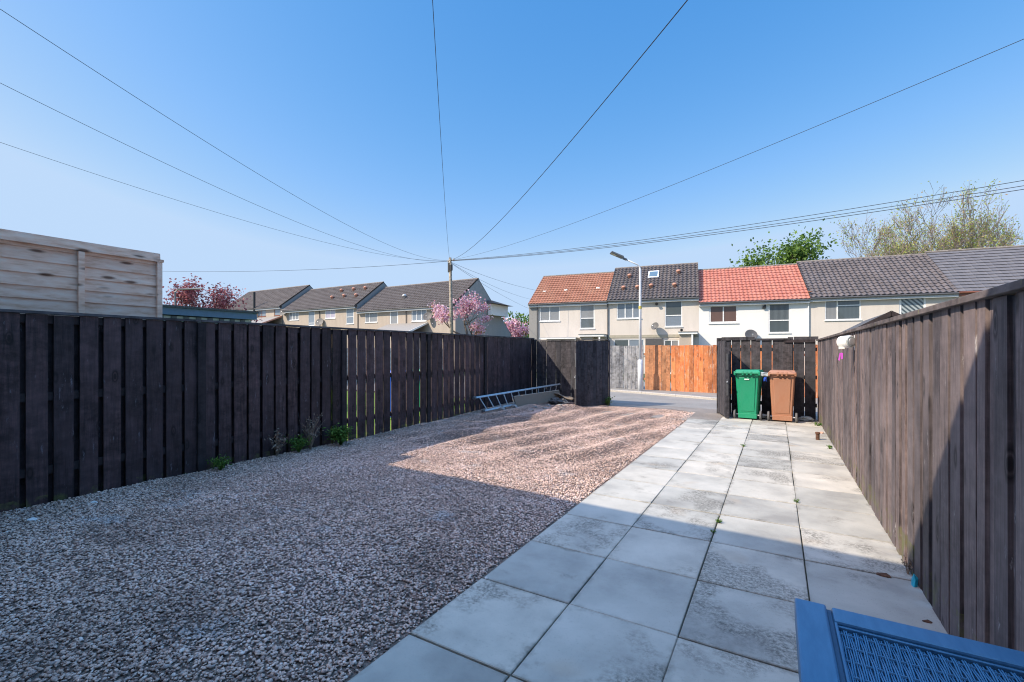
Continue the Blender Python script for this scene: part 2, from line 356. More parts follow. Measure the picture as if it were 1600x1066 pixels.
def npmesh(name, V, F, mat, parent=None, smooth=False):
    me = bpy.data.meshes.new(name); V = np.asarray(V, np.float32); F = np.asarray(F, np.int32); k = F.shape[1]
    me.vertices.add(len(V)); me.vertices.foreach_set('co', V.ravel())
    me.loops.add(F.size); me.loops.foreach_set('vertex_index', F.ravel())
    me.polygons.add(len(F)); me.polygons.foreach_set('loop_start', np.arange(0, F.size, k, dtype=np.int32)); me.polygons.foreach_set('loop_total', np.full(len(F), k, np.int32))
    if smooth: me.polygons.foreach_set('use_smooth', np.ones(len(F), bool))
    me.update(); me.validate(); me.materials.append(mat)
    o = bpy.data.objects.new(name, me); col.objects.link(o)
    if parent: o.parent = parent
    return o

# ================================================================ THE SETTING
tag(MB().quad((-400, -300, -.06), (400, -300, -.06), (400, 500, -.06), (-400, 500, -.06)).build('ground', M['ground']), 'soil and rough grass reaching to the horizon', kind='structure')
# road, apron, pavement, kerb
tag(MB().quad((-90, 11.9, -.012), (60, 11.9, -.012), (60, 22, -.012), (-90, 22, -.012)).build('road', M['asphalt']), 'grey asphalt lane running past the gates', kind='structure')
tag(MB().quad((-4.6, 10.2, -.008), (.9, 10.2, -.008), (.9, 12.25, -.008), (-4.6, 12.75, -.008)).build('driveway', M['asphalt_dark']), 'darker old tarmac strip at the gateway', kind='structure')
KP = [(-90, 16.35), (-9, 16.3), (-6.6, 16.22), (-5.2, 16.05), (-4.0, 15.72), (-2.8, 15.25), (-1.5, 14.75), (0, 14.3), (2.5, 13.9), (60, 13.6)]
mk, mp = MB(), MB()
for (x0, y0), (x1, y1) in zip(KP, KP[1:]):
    mk.hexa([(x0, y0, -.05), (x1, y1, -.05), (x1, y1+.13, -.05), (x0, y0+.13, -.05), (x0, y0, .06), (x1, y1, .06), (x1, y1+.13, .06), (x0, y0+.13, .06)])
    mp.quad((x0, y0+.132, .055), (x1, y1+.132, .055), (x1, 18.5, .055), (x0, 18.5, .055))
tag(mk.build('kerb', M['kerb'], bevel=.012), 'low concrete kerb curving along the far side of the lane', kind='structure')
tag(mp.build('pavement', M['asphalt']), 'narrow tarmac footway in front of the far fences', kind='structure')
tag(MB().quad((-30, -1, -.02), (-6.12, -1, -.02), (-6.12, 11.5, -.02), (-30, 11.5, -.02)).build('lawn', M['lawn']), 'bright green lawn beyond the left fence', kind='structure')
# paving slabs: 4 columns, 19 rows
mb = MB(); XS = [-1.632, -1.032, -.432, .168, .772]
for r in range(-2, 17):
    y0 = 1.757-.665*3+r*.6652; y1 = y0+.6652
    for c in range(4):
        if r >= 16 and c == 0: continue
        j = lambda: random.uniform(-.0035, .0035)
        g = .0035 if r > 2 else .0045
        z = [random.uniform(-.0025, .0025)+(.002) for _ in range(4)]
        x0, x1 = XS[c]+g+j(), XS[c+1]-g+j(); a, b = y0+g+.002+j(), y1-g-.002+j(); e = .004
        bot = [(x0, a, -.05), (x1, a, -.05), (x1, b, -.05), (x0, b, -.05)]
        mid = [(x0, a, z[0]-e), (x1, a, z[1]-e), (x1, b, z[2]-e), (x0, b, z[3]-e)]
        top = [(x0+e, a+e, z[0]), (x1-e, a+e, z[1]), (x1-e, b-e, z[2]), (x0+e, b-e, z[3])]
        mb.add(bot+mid+top, [(0, 1, 5, 4), (1, 2, 6, 5), (2, 3, 7, 6), (3, 0, 4, 7), (4, 5, 9, 8), (5, 6, 10, 9), (6, 7, 11, 10), (7, 4, 8, 11), (8, 9, 10, 11)])
tag(mb.build('path', M['slab']), 'square concrete paving slabs leading from the house to the gate', kind='structure')
tag(MB().quad((-1.645, -2, -.018), (.81, -2, -.018), (.81, 10.15, -.018), (-1.645, 10.15, -.018)).build('path_bedding', M['joint']), 'dark mossy joints between the slabs', kind='structure')

# gravel
rng = np.random.default_rng(3)
def snoise(x, y, seed, n=8, k=1.0):
    r = np.random.default_rng(seed); o = 0
    for i in range(n):
        a = r.uniform(0, 6.28); q = k*r.uniform(.6, 2.2); p = r.uniform(0, 6.28)
        o = o+np.sin((x*np.cos(a)+y*np.sin(a))*q+p)
    return o/n
def gh(x, y):
    x = np.asarray(x, float); y = np.asarray(y, float)
    e = np.clip((-1.63-x)/.5, 0, 1)                         # flush along the slab edge
    far = np.clip((y-4.8)/1.5, 0, 1)*np.clip((11.2-y)/.8, 0, 1)*np.clip((x+6)/1.2, 0, 1)
    u = x-.21*y+.10*np.sin(y*1.3)+.05*np.sin(y*3.1+x)       # furrows run mostly away from the house
    fur = np.sin(u*2*np.pi/.62+1.5*snoise(x, y, 9, 6, 1.1))
    amp = .5+.5*snoise(x, y, 4, 6, 1.7)*1.6
    h = .018*snoise(x, y, 1, 8, 2.0)+.010*snoise(x, y, 2, 10, 7)
    h = h+far*np.clip(amp, .25, 1.4)*.070*(np.abs(fur)**.8*np.sign(fur))+far*.022*snoise(x, y, 11, 10, 6)
    mound = .10*np.exp(-((x+5.2)/1.0)**2-((y-10.2)/1.7)**2)
    bank = .05*np.clip((-5.5-x)/.5, 0, 1)*np.clip((y-5)/3, 0, 1)
    return (h+.012)*e-.014*(1-e)+mound+bank
nx, ny = 111, 305
gx = np.linspace(-6.0, -1.63, nx); gy = np.linspace(-.45, 11.75, ny)
X, Y = np.meshgrid(gx, gy); Z = gh(X, Y)-.006
idx = np.arange(nx*ny).reshape(ny, nx)
F = np.stack([idx[:-1, :-1], idx[:-1, 1:], idx[1:, 1:], idx[1:, :-1]], -1).reshape(-1, 4)
tag(npmesh('gravel_bed', np.stack([X, Y, Z], -1).reshape(-1, 3), F, M['bed'], smooth=True), 'pinkish dust and fines under the gravel', kind='structure')
ico = bmesh.new(); bmesh.ops.create_icosphere(ico, subdivisions=1, radius=1)
IV = np.array([v.co[:] for v in ico.verts]); IF = np.array([[v.index for v in f.verts] for f in ico.faces]); ico.free()
def stones(n, x0, x1, y0, y1, smin, smax, lift=.3):
    px = rng.uniform(x0, x1, n); py = rng.uniform(y0, y1, n)
    s = smin+(smax-smin)*rng.random(n)**2.0
    pz = gh(px, py)+s*rng.uniform(-.1, lift+.35, n)
    a = rng.uniform(0, 6.28, n); ca, sa = np.cos(a), np.sin(a)
    t1 = rng.uniform(-.6, .6, n)
    v = IV[None]*(1+rng.uniform(-.38, .34, (n, 12, 1)))
    v = v*np.stack([s*rng.uniform(.8, 1.35, n), s*rng.uniform(.65, 1.0, n), s*rng.uniform(.3, .62, n)], -1)[:, None, :]
    x, y, z = v[..., 0], v[..., 1], v[..., 2]
    y, z = y*np.cos(t1)[:, None]-z*np.sin(t1)[:, None], y*np.sin(t1)[:, None]+z*np.cos(t1)[:, None]
    x, y = x*ca[:, None]-y*sa[:, None], x*sa[:, None]+y*ca[:, None]
    V = np.stack([x+px[:, None], y+py[:, None], z+pz[:, None]], -1).reshape(-1, 3)
    F = (IF[None]+12*np.arange(n)[:, None, None]).reshape(-1, 3)
    return V, F
parts = [stones(140000, -5.97, -1.66, .35, 5.4, .0048, .0135), stones(85000, -5.97, -1.66, 5.4, 11.55, .0065, .0135), stones(900, -1.67, -1.60, .4, 10.2, .005, .009, .2), stones(90, -1.62, -1.2, .4, 10, .003, .007, .1)]
off = 0; VV, FF = [], []
for V, F in parts: VV.append(V); FF.append(F+off); off += len(V)
tag(npmesh('gravel', np.concatenate(VV), np.concatenate(FF), M['stone']), 'loose pinkish grey gravel raked over the parking space', 'gravel', kind='stuff')

# ================================================================ FENCES
def boards(mb, p, q, pitch, wid, th, z0, z1, off=0.0, jw=.06, jz=.006, lean=.004, start=0.0, zf=None, jp=0.0):
    """vertical boards from p to q (2D); off = distance along the left-hand normal"""
    p, q = Vector(p), Vector(q); L = (q-p).length; u = (q-p)/L; n = Vector((-u.y, u.x)); s = start
    while s+wid*.5 < L:
        wd = wid*(1+random.uniform(-jw, jw)); a, b = s, min(s+wd, L)
        dz = random.uniform(-jz, jz); t = random.uniform(-lean, lean); o1 = off+random.uniform(-.0025, .0025)
        zb = (zf(p+u*s) if zf else z0)
        def P(k, m, z, sh=0): w_ = p+u*(k+sh)+n*m; return (w_.x, w_.y, z)
        mb.hexa([P(a, o1, zb), P(b, o1, zb), P(b, o1+th, zb), P(a, o1+th, zb), P(a, o1, z1+dz, t), P(b, o1, z1+dz, t), P(b, o1+th, z1+dz, t), P(a, o1+th, z1+dz, t)])
        s += pitch*(1+random.uniform(-jp, jp))
def beam(mb, p, q, o0, o1, z0, z1, dz=0.0):
    p, q = Vector(p), Vector(q); u = (q-p).normalized(); n = Vector((-u.y, u.x))
    def P(w_, m, z): w_ = w_+n*m; return (w_.x, w_.y, z)
    mb.hexa([P(p, o0, z0), P(q, o0, z0+dz), P(q, o1, z0+dz), P(p, o1, z0), P(p, o0, z1), P(q, o0, z1+dz), P(q, o1, z1+dz), P(p, o1, z1)])

# --- left fence (runs along X=-5.98; normal of p->q = +y direction is -x, so off>0 is away from the camera)
LX = -5.98
lf = thing('timber_fence', 'long dark stained vertical board fence along the left side of the gravel', 'fence')
secs = [(-.5, .80), (.80, 2.85), (2.85, 4.93), (4.93, 6.98), (6.98, 9.02), (9.02, 11.55)]
for i, (a, b) in enumerate(secs):
    m = MB(); r_ = MB(); top = 1.80
    if i < 3:
        boards(m, (LX, a+.02), (LX, b-.03), .186, .146, .02, -.03, top)
        boards(m, (LX, a+.10), (LX, b), .186, .15, .018, -.03, top-.02, off=.066)
    elif i < 5:
        boards(m, (LX, a+.1), (LX, b-.05), .192, .166, .02, 0, top, zf=lambda w_: float(gh(-5.95, w_.y))-.02)
    else:
        boards(m, (LX, a+.1), (LX, b-.3), .154, .15, .02, 0, top, jw=.02)
        boards(m, (LX, b-.46), (LX, b), .16, .14, .02, 0, top, jw=.05)
    m.build('board_panel', M['left_wood'], lf)
    for z in (.28, .98, 1.715):
        r_ = MB(); beam(r_, (LX, a+.06), (LX, b-.06), .021, .064, z, z+.08); r_.build('rail', M['left_post'], lf)
m = MB()
for i, (a, b) in enumerate(secs):
    c = MB(); beam(c, (LX, a+.002), (LX, b-.002), -.018, .10, 1.803, 1.828); c.build('capping', M['lcap_wood'], lf)
for y in [.80, 2.85, 4.93, 6.98, 9.02, 11.52]:
    c = MB(); c.box((LX-.03 if y > 1 else LX-.1, y-.045, -.1), (LX+.035, y+(.045 if y < 11 else .125), 1.79)); c.build('post', M['left_post'], lf, bevel=.004)

# --- right fence (X=.776, boards face -x)
RX = .776
rf = thing('timber_fence', 'tall weathered brown board fence along the right side of the paving', 'fence')
for a, b in [(-.5, 1.45), (1.45, 3.25), (3.25, 5.05), (5.05, 6.85), (6.85, 8.65), (8.65, 11.6)]:
    f_, k_ = MB(), MB()
    boards(f_, (RX, b), (RX, a), .172, .118, .018, -.03, 1.665, off=-.018, jw=.28, lean=.014, jp=.22)
    boards(k_, (RX+.011, b-.09), (RX+.011, a+.02), .172, .112, .018, -.03, 1.66, off=-.018, jw=.1)
    f_.build('board_panel', M['right_wood'], rf); k_.build('back_boards', M['right_wood'], rf)
    for z in (.3, .95, 1.5): MB().box((RX+.045, a+.01, z), (RX+.09, b-.01, z+.09)).build('rail', M['left_post'], rf)
    c = MB().box((RX-.045, a+.002, 1.668), (RX+.10, b-.002, 1.70)); c.build('capping', M['cap_wood'], rf, bevel=.003)
for y in (1.45, 3.25, 5.05, 6.85, 8.65, 11.5):
    MB().box((RX+.092, y-.05, -.1), (RX+.19, y+.05, 1.64)).build('post', M['left_post'], rf)

# --- back fence behind the bins
bf = thing('timber_fence', 'short black gapped board fence standing behind the two wheeled bins', 'fence', (0, 0, 0))
m = MB(); boards(m, (-1.1, 11.62), (.76, 11.62), .204, .191, .02, -.02, 1.72, jw=.06, jz=.012, lean=.008)
m.build('board_panel', M['gate_wood'], bf)
for z in (.25, .85, 1.45):
    r_ = MB(); r_.box((-1.05, 11.642, z), (.75, 11.69, z+.08)); r_.build('rail', M['left_post'], bf)
MB().box((.15, 11.595, 1.64), (.72, 11.618, 1.70)).build('batten', M['left_post'], bf)
MB().box((-1.1, 11.595, 1.70), (-.42, 11.66, 1.775)).build('capping', M['gate_wood'], bf)
MB().box((-.40, 11.595, 1.69), (.26, 11.66, 1.735)).build('capping', M['gate_wood'], bf)
MB().box((.33, 11.595, 1.70), (.77, 11.66, 1.765)).build('capping', M['gate_wood'], bf)
for x in (-1.16, .27): MB().box((x-.05, 11.64, -.1), (x+.05, 11.74, 1.76)).build('post', M['gate_wood'], bf)

# --- return panel between left fence and gate leaf
rp = thing('timber_fence', 'dark gapped return panel closing the corner behind the ladder', 'fence')
m = MB(); boards(m, (-5.95, 11.66), (-3.9, 11.66), .152, .145, .02, 0, 1.74, jw=.06)
m.build('board_panel', M['gate_wood'], rp)
for z in (.3, .95, 1.5): MB().box((-5.95, 11.682, z), (-3.9, 11.73, z+.08)).build('rail', M['left_post'], rp)
MB().box((-5.97, 11.64, 1.745), (-3.85, 11.75, 1.77)).build('capping', M['lcap_wood'], rp)
MB().box((-3.92, 11.68, -.1), (-3.82, 11.78, 1.74)).build('post', M['gate_wood'], rp)

# --- gate leaves
def leaf(name, label, hinge, tip, z1, face):
    t = thing(name, label, 'gate')
    h, e = Vector(hinge), Vector(tip); m = MB()
    boards(m, h, e, .098, .0935, .02, .04, z1, off=-.02 if face > 0 else .0, jw=.03, jz=.004)
    m.build('board_panel', M['gate_wood'], t)
    o0, o1 = (.002, .045) if face > 0 else (-.047, -.003)
    for z in (.22, .85, 1.45):
        c = MB(); beam(c, h, e, o0, o1, z, z+.09); c.build('rail', M['gate_wood'], t)
    u = (e-h).normalized()
    c = MB(); beam(c, e-u*.002, e+u*.045, -.03 if face > 0 else -.05, .05 if face > 0 else .022, .02, z1-.03); c.build('end_post', M['gate_wood'], t)
    for z in (.5, 1.05):
        c = MB(); beam(c, e+u*.046, e+u*.056, -.012, .028, z, z+.35); c.build('bracket', M['lamp_head' if face < 0 else 'greyplastic'], t)
    b_ = MB(); p = e+u*.052; b_.tube([(p.x, p.y, .78), (p.x+.01, p.y-.06, .80)], .012); b_.build('bolt', M['galv'], t)
    return t
leaf('garden_gate', 'dark board gate leaf standing open beside the gravel and ladder', (-3.84, 11.62), (-4.36, 10.78), 1.72, -1)
leaf('garden_gate', 'black gate leaf seen edge on to the left of the green bin', (-1.16, 11.60), (-.93, 10.80), 1.68, 1)

# --- neighbour's bare softwood panel above the left fence
np_ = thing('fence_panel', 'pale bare softwood overlap panel rising above the left fence', 'fence panel', (-6.34, 0, 0))
m = MB()
for k in range(15):
    z0 = .72+k*.125
    m.hexa([(.0, .80, z0), (.012, .80, z0), (.012, 2.58, z0), (.0, 2.58, z0), (-.010, .80, z0+.14), (-.002, .80, z0+.14), (-.002, 2.58, z0+.14), (-.010, 2.58, z0+.14)])
m.build('slats', M['softwood'], np_)
for y in (.78, 1.86, 2.56): MB().box((.013, y-.025, .68), (.043, y+.025, 2.50)).build('batten', M['softwood'], np_)
MB().box((-.02, .755, 2.505), (.045, 2.60, 2.535)).build('top_rail', M['softwood'], np_)
MB().box((-.09, 2.545, -.05), (-.021, 2.60, 2.50)).build('post', M['softwood'], np_)

# --- fences across the lane
def far_fence(label, p, q, mat, pitch, z1, wid):
    t = thing('timber_fence', label, 'fence'); m = MB()
    boards(m, p, q, pitch, wid, .02, .03, z1, jw=.05, jz=.012, lean=.006); m.build('board_panel', mat, t)
    for z in (.4, 1.3): r_ = MB(); beam(r_, p, q, .022, .06, z, z+.08); r_.build('rail', M['brown_wood'], t)
    return t
far_fence('silvery grey weathered fence just left of the lamp post', (-6.6, 16.92), (-4.13, 16.75), M['grey_wood'], .152, 1.66, .138)
far_fence('short brown weathered fence just right of the lamp post', (-4.13, 16.75), (-3.2, 16.65), M['brown_wood'], .152, 1.66, .146)
far_fence('bright orange stained fence behind the open gateway', (-3.2, 16.65), (5.5, 16.0), M['orange_wood'], .152, 1.65, .148)
t = thing('timber_fence', 'pale timber fence far across the left lawn', 'fence'); m = MB()
boards(m, (-17, 2), (-17, 22), .16, .15, .02, 0, 1.6); m.build('board_panel', M['pale_wood'], t)

# ================================================================ TERRACED HOUSES
def wall_open(mb, w_, z1, ops, depth=.09, z0=-.05):
    xs = sorted({0, w_}|{o[0] for o in ops}|{o[1] for o in ops}); zs = sorted({z0, z1}|{o[2] for o in ops}|{o[3] for o in ops})
    for a, b in zip(xs, xs[1:]):
        for c, d in zip(zs, zs[1:]):
            mx, mz = (a+b)/2, (c+d)/2
            if any(o[0] < mx < o[1] and o[2] < mz < o[3] for o in ops): continue
            mb.quad((a, 0, c), (b, 0, c), (b, 0, d), (a, 0, d))
    for a, b, c, d in ops:
        mb.quad((a, 0, c), (a, depth, c), (a, depth, d), (a, 0, d)); mb.quad((b, 0, c), (b, 0, d), (b, depth, d), (b, depth, c))
        mb.quad((a, 0, c), (b, 0, c), (b, depth, c), (a, depth, c)); mb.quad((a, 0, d), (a, depth, d), (b, depth, d), (b, 0, d))
def window(root, x0, x1, z0, z1, cells, glass, fw=.06, mat=None, open_=None):
    """cells: list of (fx0,fx1,fz0,fz1) fractions"""
    fr = MB(); y0, y1 = .02, .075
    fr.box((x0, y0, z0), (x0+fw, y1, z1)); fr.box((x1-fw, y0, z0), (x1, y1, z1))
    fr.box((x0+fw, y0, z1-fw), (x1-fw, y1, z1)); fr.box((x0+fw, y0, z0), (x1-fw, y1, z0+fw))
    W, H = x1-x0-2*fw, z1-z0-2*fw
    xs = {c[0] for c in cells}|{c[1] for c in cells}
    for c in cells:
        a, b = x0+fw+W*c[0], x0+fw+W*c[1]; d, e = z0+fw+H*c[2], z0+fw+H*c[3]
        if c[0] > 0: fr.box((a-.035, y0-.004, d), (a+.035, y1-.003, e))
        if c[2] > 0: fr.box((a, y0-.006, d-.03), (b, y1-.005, d+.03))
    f = fr.build('window', mat or M['upvc'], root)
    for i, c in enumerate(cells):
        a, b = x0+fw+W*c[0], x0+fw+W*c[1]; d, e = z0+fw+H*c[2], z0+fw+H*c[3]
        g = glass[i % len(glass)] if isinstance(glass, list) else glass
        if open_ == i:   # casement tilted out on its top hinges
            p = MB().hexa([(a, -.28, d), (b, -.28, d), (b, -.26, d), (a, -.26, d), (a, .0, e), (b, .0, e), (b, .02, e), (a, .02, e)])
        else: p = MB().box((a-.01, y0+.02, d-.01), (b+.01, y0+.028, e+.01))
        p.build('pane', M[g], f)
    MB().box((x0-.04, -.05, z0-.05), (x1+.04, .019, z0-.004)).build('sill', mat or M['upvc'], f)
    return f
def tiled(mb, w_, ye, ze, yr, zr, tile=.30, course=.33, amp=.028, seg=6, over=.0, flat=False):
    dy, dz = yr-ye, zr-ze; L = math.hypot(dy, dz); cy, cz = dy/L, dz/L; ny_, nz_ = -cz, cy
    n = max(2, round(L/course)); nxs = int(w_/tile)*seg
    xs = [w_*i/nxs for i in range(nxs+1)]
    def prof(i):
        t = (i % seg)/seg
        if flat: return .010 if (i % seg) == 0 else .0
        return amp*(math.cos(2*math.pi*t)*.5+.5)**1.0
    for k in range(n):
        b = len(mb.v); s0, s1 = L*k/n, L*(k+1)/n+.01
        for s_, h_ in ((s0, -.01), (s0, .042), (s1, .002)):
            for i, x in enumerate(xs):
                h = h_+(prof(i) if h_ > 0 else 0)
                mb.v.append((x, ye+cy*s_+ny_*h, ze+cz*s_+nz_*h))
        m_ = nxs+1
        for r_ in (0, 1):
            for i in range(nxs): mb.f.append((b+r_*m_+i, b+r_*m_+i+1, b+(r_+1)*m_+i+1, b+(r_+1)*m_+i))
def house(name, label, loc, rz, W, D, ze, zr, wallm, roofm, ops, group, ov=.22, rear=None, tile=.3, flat=False, front_face=None, side=None, gutter='fascia', endwall=None, pipe=None, cat='house', seg=6, amp=.065, course=.33):
    t = thing(name, label, cat, loc, rz, group)
    yr = D/2; yb, zb = rear or (D, ze)
    m = MB(); wall_open(m, W, ze-.03, [o['r'] for o in ops])
    m.quad((0, yb, -.05), (0, yb, zb-.03), (W, yb, zb-.03), (W, yb, -.05))
    ew = MB()
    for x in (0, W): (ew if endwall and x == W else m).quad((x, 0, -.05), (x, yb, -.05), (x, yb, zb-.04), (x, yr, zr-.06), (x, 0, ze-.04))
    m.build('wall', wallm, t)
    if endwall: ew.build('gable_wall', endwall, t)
    r_ = MB(); sl = (zr-ze)/yr
    tiled(r_, W, -ov, ze-sl*ov+.03, yr, zr, tile, course, amp=amp, seg=seg, flat=flat)
    slb = (zr-zb)/(yb-yr)
    rb = r_; rb.quad((0, yr, zr+.01), (W, yr, zr+.01), (W, yb+ov, zb-slb*ov), (0, yb+ov, zb-slb*ov))
    rb.quad((0, -ov, ze-sl*ov-.02), (W, -ov, ze-sl*ov-.02), (W, yr, zr-.05), (0, yr, zr-.05))
    for x in (0, W):
        rb.quad((x, -ov, ze-sl*ov-.02), (x, -ov, ze-sl*ov+.045), (x, yr, zr+.03), (x, yr, zr-.05))
        rb.quad((x, yr, zr-.05), (x, yr, zr+.03), (x, yb+ov, zb-slb*ov), (x, yb+ov, zb-slb*ov-.07))
    ro = r_.build('roof', roofm, t)
    MB().tube([(0, yr, zr+.015), (W, yr, zr+.015)], .075, 8).build('ridge_tiles', M['ridge'], ro)
    MB().box((0, -ov+.0, ze-sl*ov-.20), (W, -ov+.025, ze-sl*ov-.012)).build('fascia', M[gutter], t)
    MB().box((0, -ov+.027, ze-sl*ov-.20), (W, -.003, ze-sl*ov-.17)).build('soffit', M[gutter], t)
    g = MB(); g.tube([(0, -ov-.055, ze-sl*ov-.02), (W, -ov-.055, ze-sl*ov-.02)], .05, 8); g.build('gutter', M['greyplastic'] if gutter == 'fascia' else M[gutter], t)
    for o in ops:
        x0, x1, z0, z1 = o['r']
        window(t, x0+.002, x1-.002, z0+.002, z1-.002, o['c'], o['g'], mat=M[o['m']] if 'm' in o else None, open_=o.get('open'), fw=o.get('fw', .06))
    if pipe is not None:
        MB().tube([(pipe[0], -.06, -.05), (pipe[0], -.06, ze-.35), (pipe[0], -ov-.02, ze-sl*ov-.08)], .035, 8).build('downpipe', M[pipe[1]], t)
    t['yr'] = yr; t['sl'] = sl
    return t
def on_roof(h, W, ze, zr, D, x, v):      # local point on the front roof slope
    return Vector((x, v*D/2, ze+(zr-ze)*v+.05))
def cowl(h, p, mat, s=1.0):
    o = MB().lathe((p.x, p.y-.02, p.z-.06), [(.11*s, 0), (.11*s, .16*s), (.15*s, .17*s), (.16*s, .24*s), (.09*s, .31*s)], 10)
    return o.build('roof_vent', M[mat], h, smooth=True)
W2 = [(0, .5, 0, 1), (.5, 1, 0, 1)]; W3 = [(0, .33, 0, 1), (.33, .67, 0, 1), (.67, 1, 0, 1)]
WS = [(0, 1, .42, 1), (0, 1, 0, .42)]
G1 = 'terraced houses with different roofs across the lane'
RZ = math.atan2(.1498, .9885); U = Vector((.9885, .1498))
O0 = Vector((-1.19, 31.69))-U*14.65
def rloc(t): p = O0+U*t; return (p.x, p.y, 0)
h1 = house('terraced_house', 'grey rendered terrace end house with russet tiled roof', rloc(0), RZ, 5.69, 7, 5.0, 7.43, M['render_grey'], M['roof_brown'],
    [dict(r=(.82, 2.31, 3.62, 4.68), c=W2, g='glass_net'), dict(r=(3.79, 4.8, 3.03, 4.74), c=WS, g=['glass_net', 'glass_blind'])], G1, pipe=(.68, 'greyplastic'), amp=.035, course=.36, tile=.225)
for x, v in ((.78, .37), (2.42, .38), (4.79, .40)): 
    p = on_roof(h1, 0, 5.0, 7.43, 7, x, v); MB().box((p.x-.13, p.y-.1, p.z-.08), (p.x+.13, p.y+.1, p.z+.05)).build('roof_vent', M['white_metal'], h1, bevel=.03)
MB().box((.0, -.05, -.05), (.60, -.003, 4.7)).build('pilaster', M['render_end'], h1)
h2 = house('terraced_house', 'grey rendered house with dark weathered roof, skylight and terracotta vents', rloc(5.695), RZ, 5.81, 7, 5.05, 7.70, M['render_grey'], M['roof_dark'],
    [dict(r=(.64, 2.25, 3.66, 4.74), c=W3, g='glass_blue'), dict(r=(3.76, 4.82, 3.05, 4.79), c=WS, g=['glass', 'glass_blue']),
     dict(r=(.42, 2.45, 1.2, 2.27), c=W2, g=['glass', 'glass_blue']), dict(r=(3.7, 4.62, 0, 2.2), c=W2, g=['glass', 'glass_net'])], G1, pipe=(.03, 'greyplastic'), tile=.26)
for x, v in ((1.22, .64), (4.54, .68), (.98, .25), (1.92, .25), (2.82, .27), (4.33, .26)):
    cowl(h2, on_roof(h2, 0, 5.05, 7.7, 7, x, v), 'terracotta')
sk = MB(); p, q = on_roof(h2, 0, 5.05, 7.7, 7, 2.5, .57), on_roof(h2, 0, 5.05, 7.7, 7, 3.22, .79)
nrm = Vector((0, -(7.7-5.05), 3.5)).normalized()
def slabon(x0, x1, pa, pb, h0, h1_):
    a, b = Vector((x0, pa.y, pa.z)), Vector((x1, pb.y, pb.z)); c = Vector((x1, pa.y, pa.z)); d = Vector((x0, pb.y, pb.z))
    return [k+nrm*h0 for k in (a, c, b, d)]+[k+nrm*h1_ for k in (a, c, b, d)]
skf = MB().hexa(slabon(2.5, 3.22, p, q, 0, .07)).build('skylight', M['upvc'], h2)
i0, i1 = p.lerp(q, .12), p.lerp(q, .88)
MB().hexa(slabon(2.58, 3.14, i0, i1, .071, .078)).build('pane', M['glass'], skf)
MB().box((2.5, -.03, 2.36), (5.81, -.004, 2.55)).build('band', M['band'], h2)
MB().box((0, -.03, 2.36), (2.499, -.004, 2.55)).build('band', M['band'], h2)
MB().box((2.52, -.02, -.05), (3.66, -.003, 2.3)).build('garage_door', M['greyplastic'], h2)
def dish(root, x, z, r, yaw=.5, y=-.35):
    a = Vector((math.sin(yaw)*1.0, -math.cos(yaw), .45)).normalized()
    d = MB().lathe((x, y, z), [(.02, -.06), (r*.5, -.045), (r*.85, -.015), (r, .012), (r*.97, .012), (r*.8, -.005), (r*.4, -.03), (.01, -.045)], 20, ax=a).build('satellite_dish', M['greyplastic'], root, smooth=True)
    c = Vector((x, y, z)); MB().tube([(x, 0, z-.12), (x, -.2, z-.18), tuple(c-a*.06)], .02, 6).build('bracket', M['galv'], d)
    e = c+a*.32+Vector((0, 0, -.1)); MB().tube([tuple(c-Vector((0, 0, r*.9))), tuple(e)], .012, 5).tube([tuple(e), tuple(e-a*.08)], .03, 8).build('feed_arm', M['galv'], d)
dish(h2, 3.15, 3.1, .27, -.45)
MB().lathe((3.25, -.1, 4.6), [(.06, 0), (.10, .1), (.10, .14)], 10, ax=(0, -1, -.3)).build('floodlight', M['blackplastic'], h2)
MB().lathe((4.75, -.1, 2.85), [(.05, 0), (.09, .1), (.09, .14)], 10, ax=(.3, -1, -.3)).build('floodlight', M['blackplastic'], h2)
def porch(h, x0, x1, zt, name='porch', brick=True, post=True):
    p = MB().box((x0, -1.15, zt-.14), (x1, -.004, zt)).build(name, M['upvc'], h)
    MB().box((x0-.03, -1.19, zt+.002), (x1+.03, -.006, zt+.03)).build('porch_roof', M['felt_light'], p)
    if brick: MB().box((x0+.05, -1.0, -.05), (x0+.9, -.006, zt-.142)).build('porch_wall', M['render_tan'], p)
    if post: MB().box((x1-.35, -1.12, -.05), (x1-.25, -1.02, zt-.142)).build('porch_post', M['upvc'], p)
porch(h1, 3.95, 5.65, 2.58, brick=True)
porch(h2, 4.62, 5.72, 2.66)
cn = MB()
for i in range(6): cn.box((1.3+i*.5, -1.6, 2.33), (1.34+i*.5, -.01, 2.37))
cn.box((1.28, -1.66, 2.28), (3.86, -1.602, 2.36)); cn.box((1.28, -1.6, -.05), (1.36, -1.54, 2.28)); cn.box((3.78, -1.6, -.05), (3.86, -1.54, 2.28))
cno = cn.build('lean_to_frame', M['upvc'], h1)
MB().box((1.28, -1.6, 2.372), (3.86, -.01, 2.385)).build('pane', M['glass_blue'], cno)
h3 = house('terraced_house', 'white rendered house with bright red tiled roof', rloc(11.51), RZ, 6.05, 7, 4.66, 7.2, M['render_white'], M['roof_red'],
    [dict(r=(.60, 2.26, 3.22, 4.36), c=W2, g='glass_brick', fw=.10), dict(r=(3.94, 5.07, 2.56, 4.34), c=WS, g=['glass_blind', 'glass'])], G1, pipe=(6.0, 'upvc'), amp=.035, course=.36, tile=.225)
MB().box((3.6, -.12, 4.05), (3.78, -.003, 4.2)).box((3.7, -.12, 4.201), (3.78, -.003, 4.38)).build('alarm_box', M['blackplastic'], h3, bevel=.01)
dish(h3, 2.95, 2.45, .36, .2)
